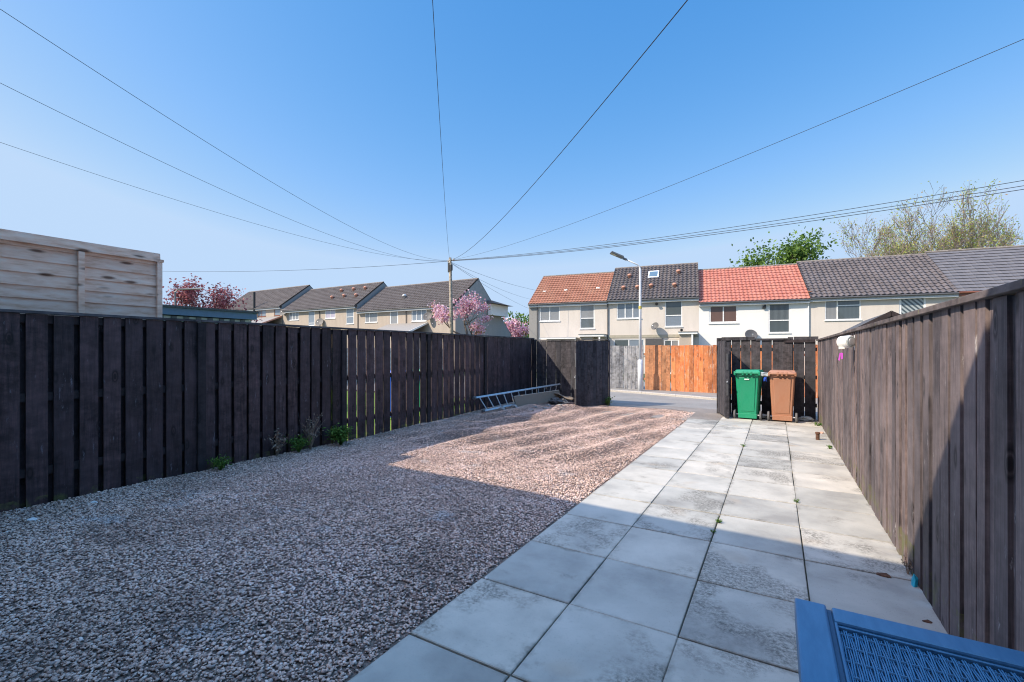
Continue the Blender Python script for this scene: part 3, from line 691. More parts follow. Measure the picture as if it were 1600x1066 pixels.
h4 = house('terraced_house', 'cream rendered house with mottled dark grey tiled roof', rloc(17.565), RZ, 6.75, 7, 4.72, 7.33, M['render_grey'], M['roof_grey'],
    [dict(r=(.78, 2.52, 3.26, 4.42), c=[(0, .34, 0, 1), (.34, 1, .75, 1), (.34, 1, 0, .75)], g=['glass_net', 'glass', 'glass']), dict(r=(4.28, 5.47, 2.85, 4.46), c=[(0, 1, 0, 1)], g='glass_slat', fw=.10)], G1, gutter='fascia', tile=.27)
MB().box((0, -.10, 4.98), (.1, 3.5, 5.0)).build('verge_strip', M['terracotta'], h4)
h5 = house('terraced_house', 'far right house with smooth slate grey roof and brown gutter', rloc(24.32), RZ, 6.6, 7, 4.76, 7.45, M['render_white'], M['roof_slate'],
    [dict(r=(.53, 2.2, 3.2, 4.45), c=W2, g='glass_blue')], G1, gutter='brownplastic', flat=True, tile=.3)

G2 = 'older tan terraces beyond the left fence'
def lh(label, x0, W, ze, zr, ops, **k):
    return house('terrace_block', label, (x0, 31.3, 0), 0, W, 7, ze, zr, M['render_tan'], M['roof_mid'], ops, G2, cat='house', ov=.3, seg=4, **k)
def wr(X0, x0, x1, z0, z1, c, g, **k): return dict(r=(x0-X0, x1-X0, z0, z1), c=c, g=g, **k)
XC, XB, XA = -35.7, -47.9, -60.6
hc = lh('nearest tan terrace block with pebbled roof and shade-darkened grey gable beside the pink tree', XC, 11.9, 5.57, 8.15,
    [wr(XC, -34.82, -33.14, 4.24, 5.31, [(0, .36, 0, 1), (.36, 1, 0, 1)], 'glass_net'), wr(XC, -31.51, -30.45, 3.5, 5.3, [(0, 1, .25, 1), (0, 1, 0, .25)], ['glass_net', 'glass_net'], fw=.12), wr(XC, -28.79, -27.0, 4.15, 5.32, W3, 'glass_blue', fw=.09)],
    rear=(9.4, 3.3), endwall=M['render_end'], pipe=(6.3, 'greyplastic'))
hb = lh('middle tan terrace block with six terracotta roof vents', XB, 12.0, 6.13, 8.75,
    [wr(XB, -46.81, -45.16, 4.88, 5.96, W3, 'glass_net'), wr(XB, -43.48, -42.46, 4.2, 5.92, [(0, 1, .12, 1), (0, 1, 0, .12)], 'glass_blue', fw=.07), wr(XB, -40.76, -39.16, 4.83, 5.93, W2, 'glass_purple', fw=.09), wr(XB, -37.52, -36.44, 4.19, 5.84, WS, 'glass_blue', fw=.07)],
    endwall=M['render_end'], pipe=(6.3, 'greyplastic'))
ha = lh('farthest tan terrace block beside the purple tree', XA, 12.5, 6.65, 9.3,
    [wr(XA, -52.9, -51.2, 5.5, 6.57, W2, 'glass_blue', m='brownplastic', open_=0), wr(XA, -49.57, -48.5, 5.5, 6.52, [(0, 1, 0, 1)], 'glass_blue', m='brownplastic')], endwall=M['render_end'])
for x, v in ((-41.06, .67), (-39.17, .68), (-37.4, .68), (-41.14, .34), (-39.37, .37), (-37.43, .34)):
    cowl(hb, on_roof(hb, 0, 6.13, 8.75, 7, x-XB, v), 'terracotta', 1.25)
cowl(hc, on_roof(hc, 0, 5.57, 8.15, 7, 4.9, .35), 'galv', 1.4)
dish(hc, -26.6-XC, 4.52, .42, .3); dish(hb, -41.2-XB, 4.5, .45, .3); dish(hb, .5, 6.0-.2, .42, .3)
MB().box((11.91, 4.9, 4.9), (12.0, 7.4, 5.9)).build('dormer_cheek', M['render_white'], hc)
dm = MB().box((10.2, 4.9, 4.9), (12.4, 8.0, 5.95)).build('dormer', M['render_white'], hc)
MB().hexa([(10.0, 4.7, 5.96), (12.9, 4.7, 5.96), (12.9, 8.3, 5.96), (10.0, 8.3, 5.96), (10.2, 4.9, 6.3), (12.5, 4.9, 6.25), (12.5, 8.0, 6.05), (10.2, 8.0, 6.1)]).build('dormer_roof', M['roof_mid'], dm)
def leanto(h, x0, x1, zl, zh, y, roofm, edge):
    o = MB().hexa([(x0, y, zl), (x1, y, zl), (x1, -.01, zh), (x0, -.01, zh), (x0, y, zl+.08), (x1, y, zl+.08), (x1, -.01, zh+.08), (x0, -.01, zh+.08)]).build('lean_to_roof', roofm, h)
    MB().box((x0+.1, y+.15, -.05), (x1-.1, -.012, zl-.002)).build('lean_to_wall', M['render_tan'], o)
    MB().hexa([(x1+.001, y, zl-.06), (x1+.06, y, zl-.06), (x1+.06, -.01, zh-.06), (x1+.001, -.01, zh-.06), (x1+.001, y, zl+.10), (x1+.06, y, zl+.10), (x1+.06, -.01, zh+.10), (x1+.001, -.01, zh+.10)]).build('verge_board', edge, o)
leanto(hc, -31.6-XC, -26.9-XC, 3.0, 3.95, -2.6, M['felt_light'], M['upvc'])
leanto(ha, -53.2-XA, -48.2-XA, 4.4, 5.35, -2.4, M['felt_light'], M['terracotta'])

# our own terrace behind the viewpoint: its eaves cast the shade on the near ground
oh = thing('terraced_house', 'pale rendered house behind the yard whose eaves shade the near gravel and slabs', 'house', (-13, -.42, 0), R(-2.2))
for i in range(1):
    m = MB()
    wl = [(11.9, 12.8, .1, 2.15), (14.0, 15.6, 1.0, 2.2), (11.5, 13.0, 3.3, 4.5), (14.5, 15.6, 3.3, 4.5), (5, 6.6, 1.0, 2.2), (5, 6.6, 3.3, 4.5)]
    wl = [(a, b, c, d) for a, b, c, d in wl]
    wall_open(m, 31, 5.2, wl, depth=-.08)
    for x in (0, 31): m.quad((x, 0, -.05), (x, -7, -.05), (x, -7, 5.2), (x, -3.5, 7.5), (x, 0, 5.2))
    m.quad((0, -7, -.05), (31, -7, -.05), (31, -7, 5.2), (0, -7, 5.2)); m.build('wall', M['render_grey'], oh)
    r_ = MB(); r_.hexa([(-.2, .32, 5.2), (31.2, .32, 5.2), (31.2, -3.5, 7.55), (-.2, -3.5, 7.55), (-.2, .32, 5.30), (31.2, .32, 5.30), (31.2, -3.5, 7.68), (-.2, -3.5, 7.68)])
    r_.hexa([(-.2, -7.3, 5.0), (31.2, -7.3, 5.0), (31.2, -3.501, 7.55), (-.2, -3.501, 7.55), (-.2, -7.3, 5.12), (31.2, -7.3, 5.12), (31.2, -3.501, 7.68), (-.2, -3.501, 7.68)])
    r_.build('roof', M['roof_mid'], oh)
    for a, b, c, d in wl:
        f = MB().box((a, -.07, c), (a+.06, -.03, d)).box((b-.06, -.07, c), (b, -.03, d)).box((a+.06, -.07, d-.06), (b-.06, -.03, d)).box((a+.06, -.07, c), (b-.06, -.03, c+.06)).build('window' if c > .5 else 'door', M['upvc'], oh)
        MB().box((a+.05, -.06, c+.05), (b-.05, -.05, d-.05)).build('pane', M['glass'], f)

# ================================================================ OTHER BUILDINGS
gb = thing('garden_building', 'flat roofed garden building with blue edge beyond the left fence', 'outbuilding', (-11, 0, 0))
MB().box((-3, 2.0, -.05), (-.06, 6.4, 2.2)).build('wall', M['cladding'], gb)
m = MB()
for k in range(18): m.box((-.058, 2.05+k*.24, 0), (-.03, 2.15+k*.24, 2.2))
m.build('cladding_ribs', M['greyplastic'], gb)
MB().box((-3.1, 1.9, 2.22), (.0, 6.5, 2.37)).build('roof_edge', M['blue_fascia'], gb)
MB().box((-3.12, 1.88, 2.372), (.03, 6.53, 2.42)).build('roof', M['felt'], gb)
MB().tube([(0, 0, 0), (0, 0, 8.4)], .13, 8).build('flue_pipe', M['blackplastic'], tag(thing('flue', 'tall thin black flue pipe in front of the farthest left roof', 'flue', (-53.0, 31.0, 0)), None))
sh = thing('garden_shed', 'dark felt roofed garden shed peeping over the right fence', 'shed', (1.53, 8.99, 0))
E_ = .63
MB().hexa([(-E_+.06, .12, -.05), (E_-.06, .12, -.05), (E_-.06, 2.3, -.05), (-E_+.06, 2.3, -.05), (-E_+.06, .12, 1.70), (E_-.06, .12, 1.70), (E_-.06, 2.3, 1.70), (-E_+.06, 2.3, 1.70)]).build('wall', M['gate_wood'], sh)
MB().add([(-E_+.06, .12, 1.701), (E_-.06, .12, 1.701), (0, .12, 2.0), (-E_+.06, 2.3, 1.701), (E_-.06, 2.3, 1.701), (0, 2.3, 2.0)], [(0, 1, 2), (5, 4, 3)]).build('gable_wall', M['blackplastic'], sh)
for s in (-1, 1):
    MB().hexa([(s*E_, 0, 1.68), (0, 0, 2.04), (0, 2.42, 2.04), (s*E_, 2.42, 1.68), (s*E_, 0, 1.70), (0, 0, 2.065), (0, 2.42, 2.065), (s*E_, 2.42, 1.70)]).build('roof', M['felt'], sh)
    MB().hexa([(s*E_, -.02, 1.63), (s*.003, -.02, 1.99), (s*.003, -.001, 1.99), (s*E_, -.001, 1.63), (s*E_, -.02, 1.71), (s*.003, -.02, 2.075), (s*.003, -.001, 2.075), (s*E_, -.001, 1.71)]).build('barge_board', M['left_post'], sh)

# ================================================================ POLE, CABLES, LAMP
pole = thing('telegraph_pole', 'wooden telegraph pole in front of the pink blossom tree', 'telegraph pole', (-18.6, 23.9, 0))
MB().tube([(0.10, .1, -.1), (.05, .05, 4), (0, 0, 7.62)], [.135, .115, .09], 12).build('shaft', M['pole_wood'], pole, smooth=True)
MB().box((-.13, -.10, 6.65), (.02, -.0, 7.3)).box((.06, -.16, 6.75), (.22, .0, 7.15)).build('junction_box', M['blackplastic'], pole, bevel=.02)
MB().tube([(-.25, .05, 7.42), (.32, .05, 7.46)], .035, 8).tube([(-.2, .05, 7.5), (-.2, .05, 7.35)], .05, 8).tube([(.26, .05, 7.55), (.26, .05, 7.38)], .055, 8).build('bracket', M['galv'], pole)
MB().tube([(.1, -.13, .3), (.08, -.13, 2.6)], .05, 8).build('cable_guard', M['blackplastic'], pole)
P0 = Vector((-18.6, 23.9, 7.45))
def cable(label, e, sag, r=.0031, dz=0, p0=None, n=60, grp='telephone wires fanning out from the pole'):
    a = (p0 or P0)+Vector((0, 0, dz)); e = Vector(e); pts = []
    for i in range(n+1):
        s = i/n; q = a.lerp(e, s); q.z -= sag*4*s*(1-s); pts.append(q)
    rr = [r*(1+.9*(1-i/n)) for i in range(n+1)]
    o = MB().tube([q-a for q in pts], rr, 5).build('telephone_wire', M['cable']); o.location = a
    return tag(o, label, 'wire', grp)
cable('uppermost of the three wires running to the upper left corner', (-6.1, -.40, 5.1), .85)
cable('middle of the three wires leaving the left edge', (-8.0, -.35, 5.12), .92, dz=-.02)
cable('lowest of the three wires crossing to the left edge', (-10.8, -.3, 5.1), .7, dz=-.04)
cable('nearly vertical wire rising straight up from the pole', (-.05, -.25, 4.8), .85)
cable('steep thick wire climbing to the top edge right of the pole', (4.4, -.55, 5.15), .85, r=.005)
cable('single wire slanting to the upper right edge', (13.75, -.9, 5.1), .85)
cable('top wire of the bundle running low to the right edge', (26.75, 10.2, 6.25), 1.0, r=.006)
cable('middle wire of the bundle running low to the right edge', (26.75, 10.0, 6.0), 1.02, r=.006, dz=-.02)
cable('bottom wire of the bundle running low to the right edge', (26.75, 9.8, 5.82), 1.03, r=.0065, dz=-.04)
cable('faint long wire running left behind the pale softwood panel', (-48, 12, 7.9), .55, r=.0065, dz=-.05)
cable('upper faint wire dropping from the pole to the russet roof', rloc(3)[:2]+(5.4,), .35, r=.005, dz=-.1)
cable('middle faint wire dropping from the pole to the terrace', rloc(.3)[:2]+(5.2,), .3, r=.005, dz=-.12)
cable('lowest faint wire dropping from the pole behind the hedge', (-17.5, 36, 4.6), .3, r=.005, dz=-.15)

lp = thing('street_lamp', 'white steel street lamp with flat led head beside the orange fence', 'street lamp', (-4.17, 16.22, .05))
MB().tube([(0, 0, -.1), (0, 0, 1.08), (0, 0, 1.10)], [.085, .085, .06], 16).build('base_column', M['lamp_white'], lp, smooth=True)
cr = Vector((.8647, .5023, 0))     # arm swings towards the camera's left
arm = [(0, 0, 1.1), (0, 0, 3.2), (0, 0, 4.30)]
for k in range(1, 6):
    a = k/5*math.pi*.36; arm.append(tuple(-cr*(.2*(1-math.cos(a)))+Vector((0, 0, 4.30+.2*math.sin(a)))))
la = Vector(arm[-1]); arm.append(tuple(la+Vector((-cr.x*.46, -cr.y*.46, .2))))
MB().tube(arm, [.052, .045, .038]+[.026]*6, 12).build('column', M['lamp_white'], lp, smooth=True)
e = Vector(arm[-1]); d = (-cr*.92+Vector((0, 0, .39))).normalized(); sd = Vector((-.5023, .8647, 0)); up = d.cross(sd).normalized(); up = up if up.z > 0 else -up
def obox(o, a0, a1, b0, b1, c0, c1): 
    g = lambda a, b, c: tuple(o+d*a+sd*b+up*c)
    return [g(a0, b0, c0), g(a1, b0, c0), g(a1, b1, c0), g(a0, b1, c0), g(a0, b0, c1), g(a1, b0, c1), g(a1, b1, c1), g(a0, b1, c1)]
hd = MB().hexa(obox(e, -.1, .05, -.04, .04, -.035, .035)).hexa(obox(e, .05, .52, -.15, .15, -.01, .05)).build('lamp_head', M['lamp_head'], lp, bevel=.012)
MB().hexa(obox(e, .30, .49, -.09, .09, -.016, -.011)).build('lens', M['lens'], hd)
MB().tube([(0, 0, 2.9), (0, 0, 3.0)], .055, 10).build('clamp', m_plain('yellow_tag', (.5, .42, .08)), lp)
l2 = thing('street_lamp', 'small far lamp post half hidden left of the purple tree', 'street lamp', (-28.5, 12.3, 0))
MB().tube([(0, 0, 0), (0, 0, 4.7), (.1, .1, 4.85), (1.2, .8, 4.9)], .04, 8).build('column', M['lamp_head'], l2)

# ================================================================ WHEELED BINS
def bin_(label, x, y, rz, mat, group='wheeled bins at the back fence'):
    t = thing('wheeled_bin', label, 'wheelie bin', (x, y, .0), rz, group); t.scale = (.86, .95, 1)
    m = MB(); lv = [(.06, .215, .0, .50), (.30, .225, -.01, .55), (.86, .262, -.04, .64), (.97, .270, -.05, .66)]   # z, half width, rear y, front y
    rows = []
    for z, hw, y0, y1 in lv:
        c = .03; rows.append([(-hw+c, y0, z), (hw-c, y0, z), (hw, y0+c, z), (hw, y1-c, z), (hw-c, y1, z), (-hw+c, y1, z), (-hw, y1-c, z), (-hw, y0+c, z)])
    vs = [q for r_ in rows for q in r_]; fs = [(7, 6, 5, 4, 3, 2, 1, 0)]
    for i in range(len(lv)-1):
        for k in range(8): fs.append((i*8+k, i*8+(k+1) % 8, (i+1)*8+(k+1) % 8, (i+1)*8+k))
    fs.append(tuple(24+k for k in range(8)))
    m.add(vs, fs)
    m.build('body', mat, t, bevel=.006)
    MB().hexa([(-.15, -.012, .17), (.15, -.012, .17), (.15, .03, .17), (-.15, .03, .17), (-.185, -.062, .90), (.185, -.062, .90), (.185, .0, .90), (-.185, .0, .90)]).build('rear_panel', mat, t, bevel=.012)
    MB().box((-.285, -.075, .965), (.285, .69, 1.0)).build('rim', mat, t, bevel=.01)
    MB().hexa([(-.295, -.07, 1.002), (.295, -.07, 1.002), (.295, .71, 1.002), (-.295, .71, 1.002), (-.25, -.02, 1.055), (.25, -.02, 1.055), (.25, .64, 1.045), (-.25, .64, 1.045)]).build('lid', mat, t, bevel=.012)
    h = MB().tube([(-.27, -.12, .99), (.27, -.12, .99)], .016, 8)
    for q in (-.27, -.09, .0, .09, .27): h.hexa([(q-.02, -.13, .95), (q+.02, -.13, .95), (q+.02, -.05, .93), (q-.02, -.05, .93), (q-.02, -.13, 1.02), (q+.02, -.13, 1.02), (q+.02, -.05, 1.02), (q-.02, -.05, 1.02)])
    h.build('handle', mat, t, bevel=.004)
    MB().box((-.205, -.03, .03), (.205, .10, .13)).build('axle_housing', mat, t, bevel=.006)
    MB().tube([(-.30, .02, .10), (.30, .02, .10)], .012, 8).build('axle', M['galv'], t)
    for s in (-1, 1):
        w_ = MB().lathe((s*.262, .02, .10), [(.075, 0), (.10, .008), (.10, .042), (.075, .05)], 20, ax=(s, 0, 0)).build('wheel', M['rubber'], t, smooth=False)
        MB().lathe((s*.3125, .02, .10), [(.05, 0), (.045, .006)], 12, ax=(s, 0, 0)).build('hub', M['blackplastic'], w_)
    return t
g_bin = bin_('bright green wheeled bin beside the open black gate leaf', -.53, 10.88, R(-4), M['green_bin'])
MB().box((-.06, -.072, .845), (.045, -.063, .868)).build('sticker', M['label'], g_bin)
b_bin = bin_('tan brown wheeled bin against the black back fence', .105, 10.86, R(-2), M['brown_bin'])
bl = thing('wheeled_bin', 'green bin glimpsed through gaps of the left fence', 'wheelie bin', (-6.75, 8.3, -.02), R(90))
MB().hexa([(-.21, 0, .05), (.21, 0, .05), (.21, .5, .05), (-.21, .5, .05), (-.28, -.05, .98), (.28, -.05, .98), (.28, .66, .98), (-.28, .66, .98)]).build('body', M['green_bin'], bl, bevel=.02)
MB().hexa([(-.29, -.07, .982), (.29, -.07, .982), (.29, .7, .982), (-.29, .7, .982), (-.24, 0, 1.05), (.24, 0, 1.05), (.24, .62, 1.05), (-.24, .62, 1.05)]).build('lid', M['green_bin'], bl, bevel=.01)
for s in (-1, 1): MB().lathe((s*.24, .03, .10), [(.09, 0), (.09, .05)], 14, ax=(s, 0, 0)).build('wheel', M['rubber'], bl)
b2 = thing('wheeled_bin', 'blue bin glimpsed through gaps of the left fence', 'wheelie bin', (-6.75, 7.3, -.02), R(90))
MB().hexa([(-.21, 0, .05), (.21, 0, .05), (.21, .5, .05), (-.21, .5, .05), (-.28, -.05, .98), (.28, -.05, .98), (.28, .66, .98), (-.28, .66, .98)]).build('body', M['blue_bin'], b2, bevel=.02)
MB().hexa([(-.29, -.07, .982), (.29, -.07, .982), (.29, .7, .982), (-.29, .7, .982), (-.24, 0, 1.05), (.24, 0, 1.05), (.24, .62, 1.05), (-.24, .62, 1.05)]).build('lid', M['blue_bin'], b2, bevel=.01)

def crumple(name, label, cat, loc, size, mat, seed=0, n=2, grp=None):
    bm = bmesh.new(); bmesh.ops.create_icosphere(bm, subdivisions=n, radius=1); r_ = random.Random(seed)
    for v in bm.verts:
        k = 1+r_.uniform(-.35, .35); v.co = Vector((v.co.x*size[0]*k, v.co.y*size[1]*k, max(v.co.z, -.5)*size[2]*k))
    me = bpy.data.meshes.new(name); bm.to_mesh(me); bm.free(); me.materials.append(mat)
    o = bpy.data.objects.new(name, me); col.objects.link(o); o.location = loc; return tag(o, label, cat, grp)
crumple('plastic_bag', 'crumpled blue and white bag hooked on the tan bin handle', 'bag', (-.20, 10.80, .86), (.03, .03, .06), M['blue_bin'], 4)
crumple('plastic_bag', 'grey scrunched bag between the two wheeled bins', 'bag', (-.22, 10.82, .96), (.09, .06, .05), M['clear'], 5)
crumple('litter', 'clear plastic litter on the ground right of the tan bin', 'litter', (.52, 11.35, .03), (.14, .09, .05), M['clear'], 6)
crumple('litter', 'clear plastic litter on the ground between the bins', 'litter', (-.22, 11.2, .04), (.12, .09, .06), M['clear'], 8)

# ================================================================ CLOTHES LINE REEL ON THE RIGHT FENCE
cl = thing('washing_line_reel', 'round white washing line reel on the right fence with purple pegs', 'washing line reel', (.68, 6.30, 1.555)); cl.scale = (.78,)*3
ax = Vector((.62, -.78, .05)).normalized()
MB().lathe((0, 0, 0), [(.07, -.09), (.088, -.075), (.09, .06), (.078, .075)], 28, ax=ax).build('drum', M['white_metal'], cl, smooth=False)
MB().lathe(tuple(ax*.076), [(.074, 0), (.070, .012), (.02, .014)], 28, ax=ax).build('cover', M['clear'], cl)
MB().lathe(tuple(ax*.091), [(.05, 0), (.048, .003), (.03, .004)], 20, ax=ax).build('cover_ring', M['galv'], cl)
MB().box((-.02, .03, -.02), (.115, .07, .03)).box((.10, -.02, -.12), (.118, .10, .10)).build('wall_bracket', M['white_metal'], cl)
MB().box((-.09, -.04, -.105), (-.02, .03, -.075)).build('line_guide', M['white_metal'], cl, bevel=.006)
pg = thing('clothes_peg', 'purple clothes pegs clipped beneath the white reel', 'peg', (.615, 6.27, 1.40))
MB().hexa([(-.012, -.008, -.05), (.0, -.008, -.055), (.0, .008, -.055), (-.012, .008, -.05), (.0, -.008, .03), (.012, -.008, .03), (.012, .008, .03), (.0, .008, .03)]).build('peg_arm', M['pink'], pg)
MB().hexa([(.014, -.008, -.04), (.028, -.008, -.035), (.028, .008, -.035), (.014, .008, -.04), (.013, -.008, .035), (.03, -.008, .03), (.03, .008, .03), (.013, .008, .035)]).build('peg_arm', M['pink'], pg)

# ================================================================ LADDER AND RUBBISH BY THE LEFT FENCE
ld = thing('ladder', 'aluminium ladder lying on its side against the left fence', 'ladder', (-5.9, 8.5, 0))
u0, u1 = Vector((.03, -.06, .40)), Vector((.76, 2.98, .55)); l0, l1 = Vector((.24, -.02, .115)), Vector((.66, 2.95, .22))
def rail(a, b):
    d_ = (b-a).normalized(); s_v = d_.cross((u0-l0).normalized()).normalized(); w_v = s_v.cross(d_)
    g = lambda p, i, j: tuple(p+s_v*i+w_v*j)
    return MB().hexa([g(a, -.012, -.022), g(a, .012, -.022), g(a, .012, .022), g(a, -.012, .022), g(b, -.012, -.022), g(b, .012, -.022), g(b, .012, .022), g(b, -.012, .022)])
rail(u0, u1).build('stile', M['alu'], ld, bevel=.003); rail(l0, l1).build('stile', M['alu'], ld, bevel=.003)
for k in range(12):
    s = (k+.5)/12; MB().tube([tuple(u0.lerp(u1, s)), tuple(l0.lerp(l1, s))], .014, 8).build('rung', M['alu'], ld)
MB().tube([tuple(u0-Vector((0, .05, 0))), tuple(u0+Vector((0, .02, 0)))], .035, 8).build('foot', M['rubber'], ld)
MB().tube([tuple(l0-Vector((0, .05, 0))), tuple(l0+Vector((0, .02, 0)))], .035, 8).build('foot', M['rubber'], ld)
o = MB().hexa([(0, 0, 0), (.55, 1.45, .06), (.53, 1.455, .07), (-.02, .005, .01), (-.04, -.06, .26), (.50, 1.38, .33), (.48, 1.385, .34), (-.06, -.055, .27)]).build('timber_board', M['plyboard'], bevel=.002); o.location = (-5.42, 9.55, .10)
tag(o, 'weathered flat brown board leaning behind the ladder', 'board')
sv, sf = [], []; nu, nv = 16, 5
for i in range(nu+1):
    for j in range(nv+1):
        a = i/nu; b = j/nv
        sv.append((a*1.05, -.05*a+b*.42, .26-.20*a*a+.05*math.sin(a*7+b*2)*a-.06*b+.02*math.sin(b*9)))
for i in range(nu):
    for j in range(nv): k = i*(nv+1)+j; sf.append((k, k+nv+1, k+nv+2, k+1))
m = MB(); m.add(sv, sf); o = m.build('old_carpet', M['carpet'], smooth=True); o.scale = (.60, .9, .9); o.location = (-5.10, 10.72, .14); o.rotation_euler.z = R(12)
sm = o.modifiers.new('thick', 'SOLIDIFY'); sm.thickness = .03
tag(o, 'muddy curling sheet of old matting beside the gate leaf', 'matting')
o = crumple('rubbish_sack', 'dark rolled sack lying beneath the curling matting', 'sack', (-4.86, 10.66, .15), (.26, .13, .10), M['sack'], 2, 3)
for i, (x, y, s, lab) in enumerate([(-5.45, 8.95, .09, 'broken concrete lump inside the ladder nearest its foot'), (-5.35, 9.35, .10, 'broken concrete lump inside the ladder near the board'), (-5.6, 9.25, .07, 'small broken lump behind the ladder by the fence')]):
    crumple('rubble', lab, 'rubble', (x, y, float(gh(x, y))+.03), (s, s*.8, s*.7), M['rubble'], 20+i, 1, 'rubble inside the ladder')
for i, (x, y) in enumerate([(-4.75, 9.75), (-4.55, 10.15), (-4.95, 9.4), (-4.95, 10.35), (-5.05, 9.8)]):
    crumple('rubble', ['flat pale stone nearest below the brown board', 'pale stone in the shade beside the matting', 'pale stone close below the ladder stile', 'pale stone at the foot of the open gate leaf', 'pale stone tucked under the brown board'][i], 'rubble', (x, y, float(gh(x, y))+.01), (.07, .05, .035), M['rubble'], 30+i, 1, 'pale stones below the ladder')
# small things on the ground
def small(name, label, cat, x, y, s, mat, seed): return crumple(name, label, cat, (x, y, max(0, float(gh(x, y)) if x < -1.65 else 0)+s[2]*.4), s, mat, seed, 1)
small('litter', 'white plastic scrap on gravel in the lower left corner', 'litter', -5.5, 1.30, (.06, .035, .015), M['label'], 41)
small('litter', 'larger pale scrap near the foot of the left fence', 'litter', -5.62, 1.75, (.05, .03, .012), M['label'], 42)
small('plastic_block', 'dark blue plastic block on the near gravel', 'debris', -2.36, 1.41, (.016, .012, .01), M['blackplastic'], 43)
small('litter', 'turquoise plastic scrap at the foot of the right fence', 'litter', .735, 3.68, (.018, .03, .05), M['turquoise'], 44)
small('dead_leaf', 'dark curled debris on slab near the blue table', 'debris', .60, 3.74, (.055, .03, .014), M['rust'], 45)
small('stone', 'single small stone on slab beside the right fence', 'stone', .70, 3.22, (.025, .016, .01), M['rust'], 46)
small('litter', 'tiny white shell fragment at the edge of the slabs', 'debris', -1.60, 2.43, (.012, .010, .007), M['label'], 47)
small('stone', 'reddish stone on the slabs near the tan bin', 'stone', .70, 9.7, (.04, .03, .02), M['terracotta'], 48)
t = thing('iron_peg', 'short rusty iron stub standing on the slabs near the right fence', 'stub', (.585, 8.95, 0))
MB().lathe((0, 0, 0), [(.028, 0), (.028, .10), (.036, .10), (.036, .125), (.02, .13)], 12).build('stub', M['rust'], t)

# ================================================================ PLANTS
def quads(name, C, S, mat, parent, aspect=.6, seed=0, flat=.0):
    """leaf sized folded quads at centres C (n,3) with half-lengths S (n,)"""
    r_ = np.random.default_rng(seed); C = np.asarray(C, float); n = len(C); S = np.asarray(S)[:, None]
    a = r_.normal(size=(n, 3)); a[:, 2] *= (1-flat); a /= np.linalg.norm(a, axis=1, keepdims=True)
    b = r_.normal(size=(n, 3)); b -= (a*b).sum(1, keepdims=True)*a; b /= np.linalg.norm(b, axis=1, keepdims=True)
    V = np.stack([C-a*S, C+b*S*aspect, C+a*S, C-b*S*aspect], 1).reshape(-1, 3)
    F = np.arange(4*n).reshape(n, 4)
    return npmesh(name, V, F, mat, parent)
def grow(rnd, base, d, L, r, lev, segs, tips, maxlev, spread=.6, up=.12, kids=3, shrink=.68):
    pts = [base]; rad = [r]; n = 4; p = base.copy(); dd = d.copy()
    for i in range(n):
        dd = (dd+Vector((rnd.gauss(0, .13), rnd.gauss(0, .13), rnd.gauss(0, .08)+up*.3))).normalized()
        p = p+dd*L/n; pts.append(p.copy()); rad.append(r*(1-.4*(i+1)/n))
    segs.append((pts, rad, lev))
    if lev >= maxlev: tips.append((pts[-1], dd)); tips.append((pts[2], dd)); return
    if lev >= maxlev-1: tips.append((pts[-1], dd))
    for k in range(kids):
        at = pts[-1] if k == 0 else pts[rnd.choice((2, 3, 4))]
        ax_ = Vector((rnd.gauss(0, 1), rnd.gauss(0, 1), rnd.gauss(0, .5))).normalized()
        nd = (dd+ax_*spread*(.45 if k == 0 else 1)+Vector((0, 0, up))).normalized()
        grow(rnd, at, nd, L*shrink*rnd.uniform(.8, 1.2), rad[-1]*.72, lev+1, segs, tips, maxlev, spread, up, kids, shrink)
def tree(name, label, loc, hgt, trunk_h, r0, leafm, barkm, seed, maxlev=4, per=10, ls=.1, cl=.35, spread=.7, up=.1, kids=3, shrink=.7, stems=1, L0=None, frac=1.0, aspect=.6, wid=None, group=None):
    rnd = random.Random(seed); t = thing(name, label, 'tree', loc, 0, group); segs, tips = [], []
    for s in range(stems):
        a = 2*math.pi*s/max(1, stems)+rnd.random()
        d0 = Vector((math.cos(a)*(.35 if stems > 1 else .03), math.sin(a)*(.35 if stems > 1 else .03), 1)).normalized()
        grow(rnd, Vector((math.cos(a), math.sin(a), 0))*(r0*(stems > 1)*2), d0, trunk_h, r0, 0, segs, tips, maxlev, spread, up, kids, shrink)
    zs = max(p.z for ps, _, _ in segs for p in ps); k = hgt/zs
    xs = [p.x for p, _ in tips]; kw = k if wid is None else wid/(max(xs)-min(xs)+2*cl)
    cx_ = (max(xs)+min(xs))/2*kw
    def sc_(p): f_ = min(1, p.z*k/(trunk_h*k+.01)); return Vector((p.x*kw-cx_*f_, p.y*kw, p.z*k))
    m = MB(); m2 = MB()
    for ps, rs, lv in segs: (m if lv < 2 else m2).tube([sc_(p) for p in ps], [max(0.0115 if maxlev > 5 else .008, q*k) for q in rs], 7 if lv < 2 else 3, cap=False)
    m.build('trunk', barkm, t); m2.build('limbs', barkm, t)
    C, S = [], []
    for p, d_ in tips:
        if rnd.random() > frac: continue
        q0 = sc_(p)
        for _ in range(per):
            q = q0+Vector((rnd.gauss(0, cl), rnd.gauss(0, cl), rnd.gauss(0, cl*.75)))
            C.append(q[:]); S.append(ls*rnd.uniform(.6, 1.3))
    if C: quads('crown', C, S, leafm, t, aspect, seed)
    return t
tree('cherry_tree', 'cherry tree in full pink blossom behind the telegraph pole', (-19.0, 24.9, 0), 5.35, 1.5, .14, M['blossom'], M['bark'], 5, maxlev=4, per=20, ls=.062, cl=.15, spread=.75, up=.03, kids=3, aspect=.9, wid=4.7)
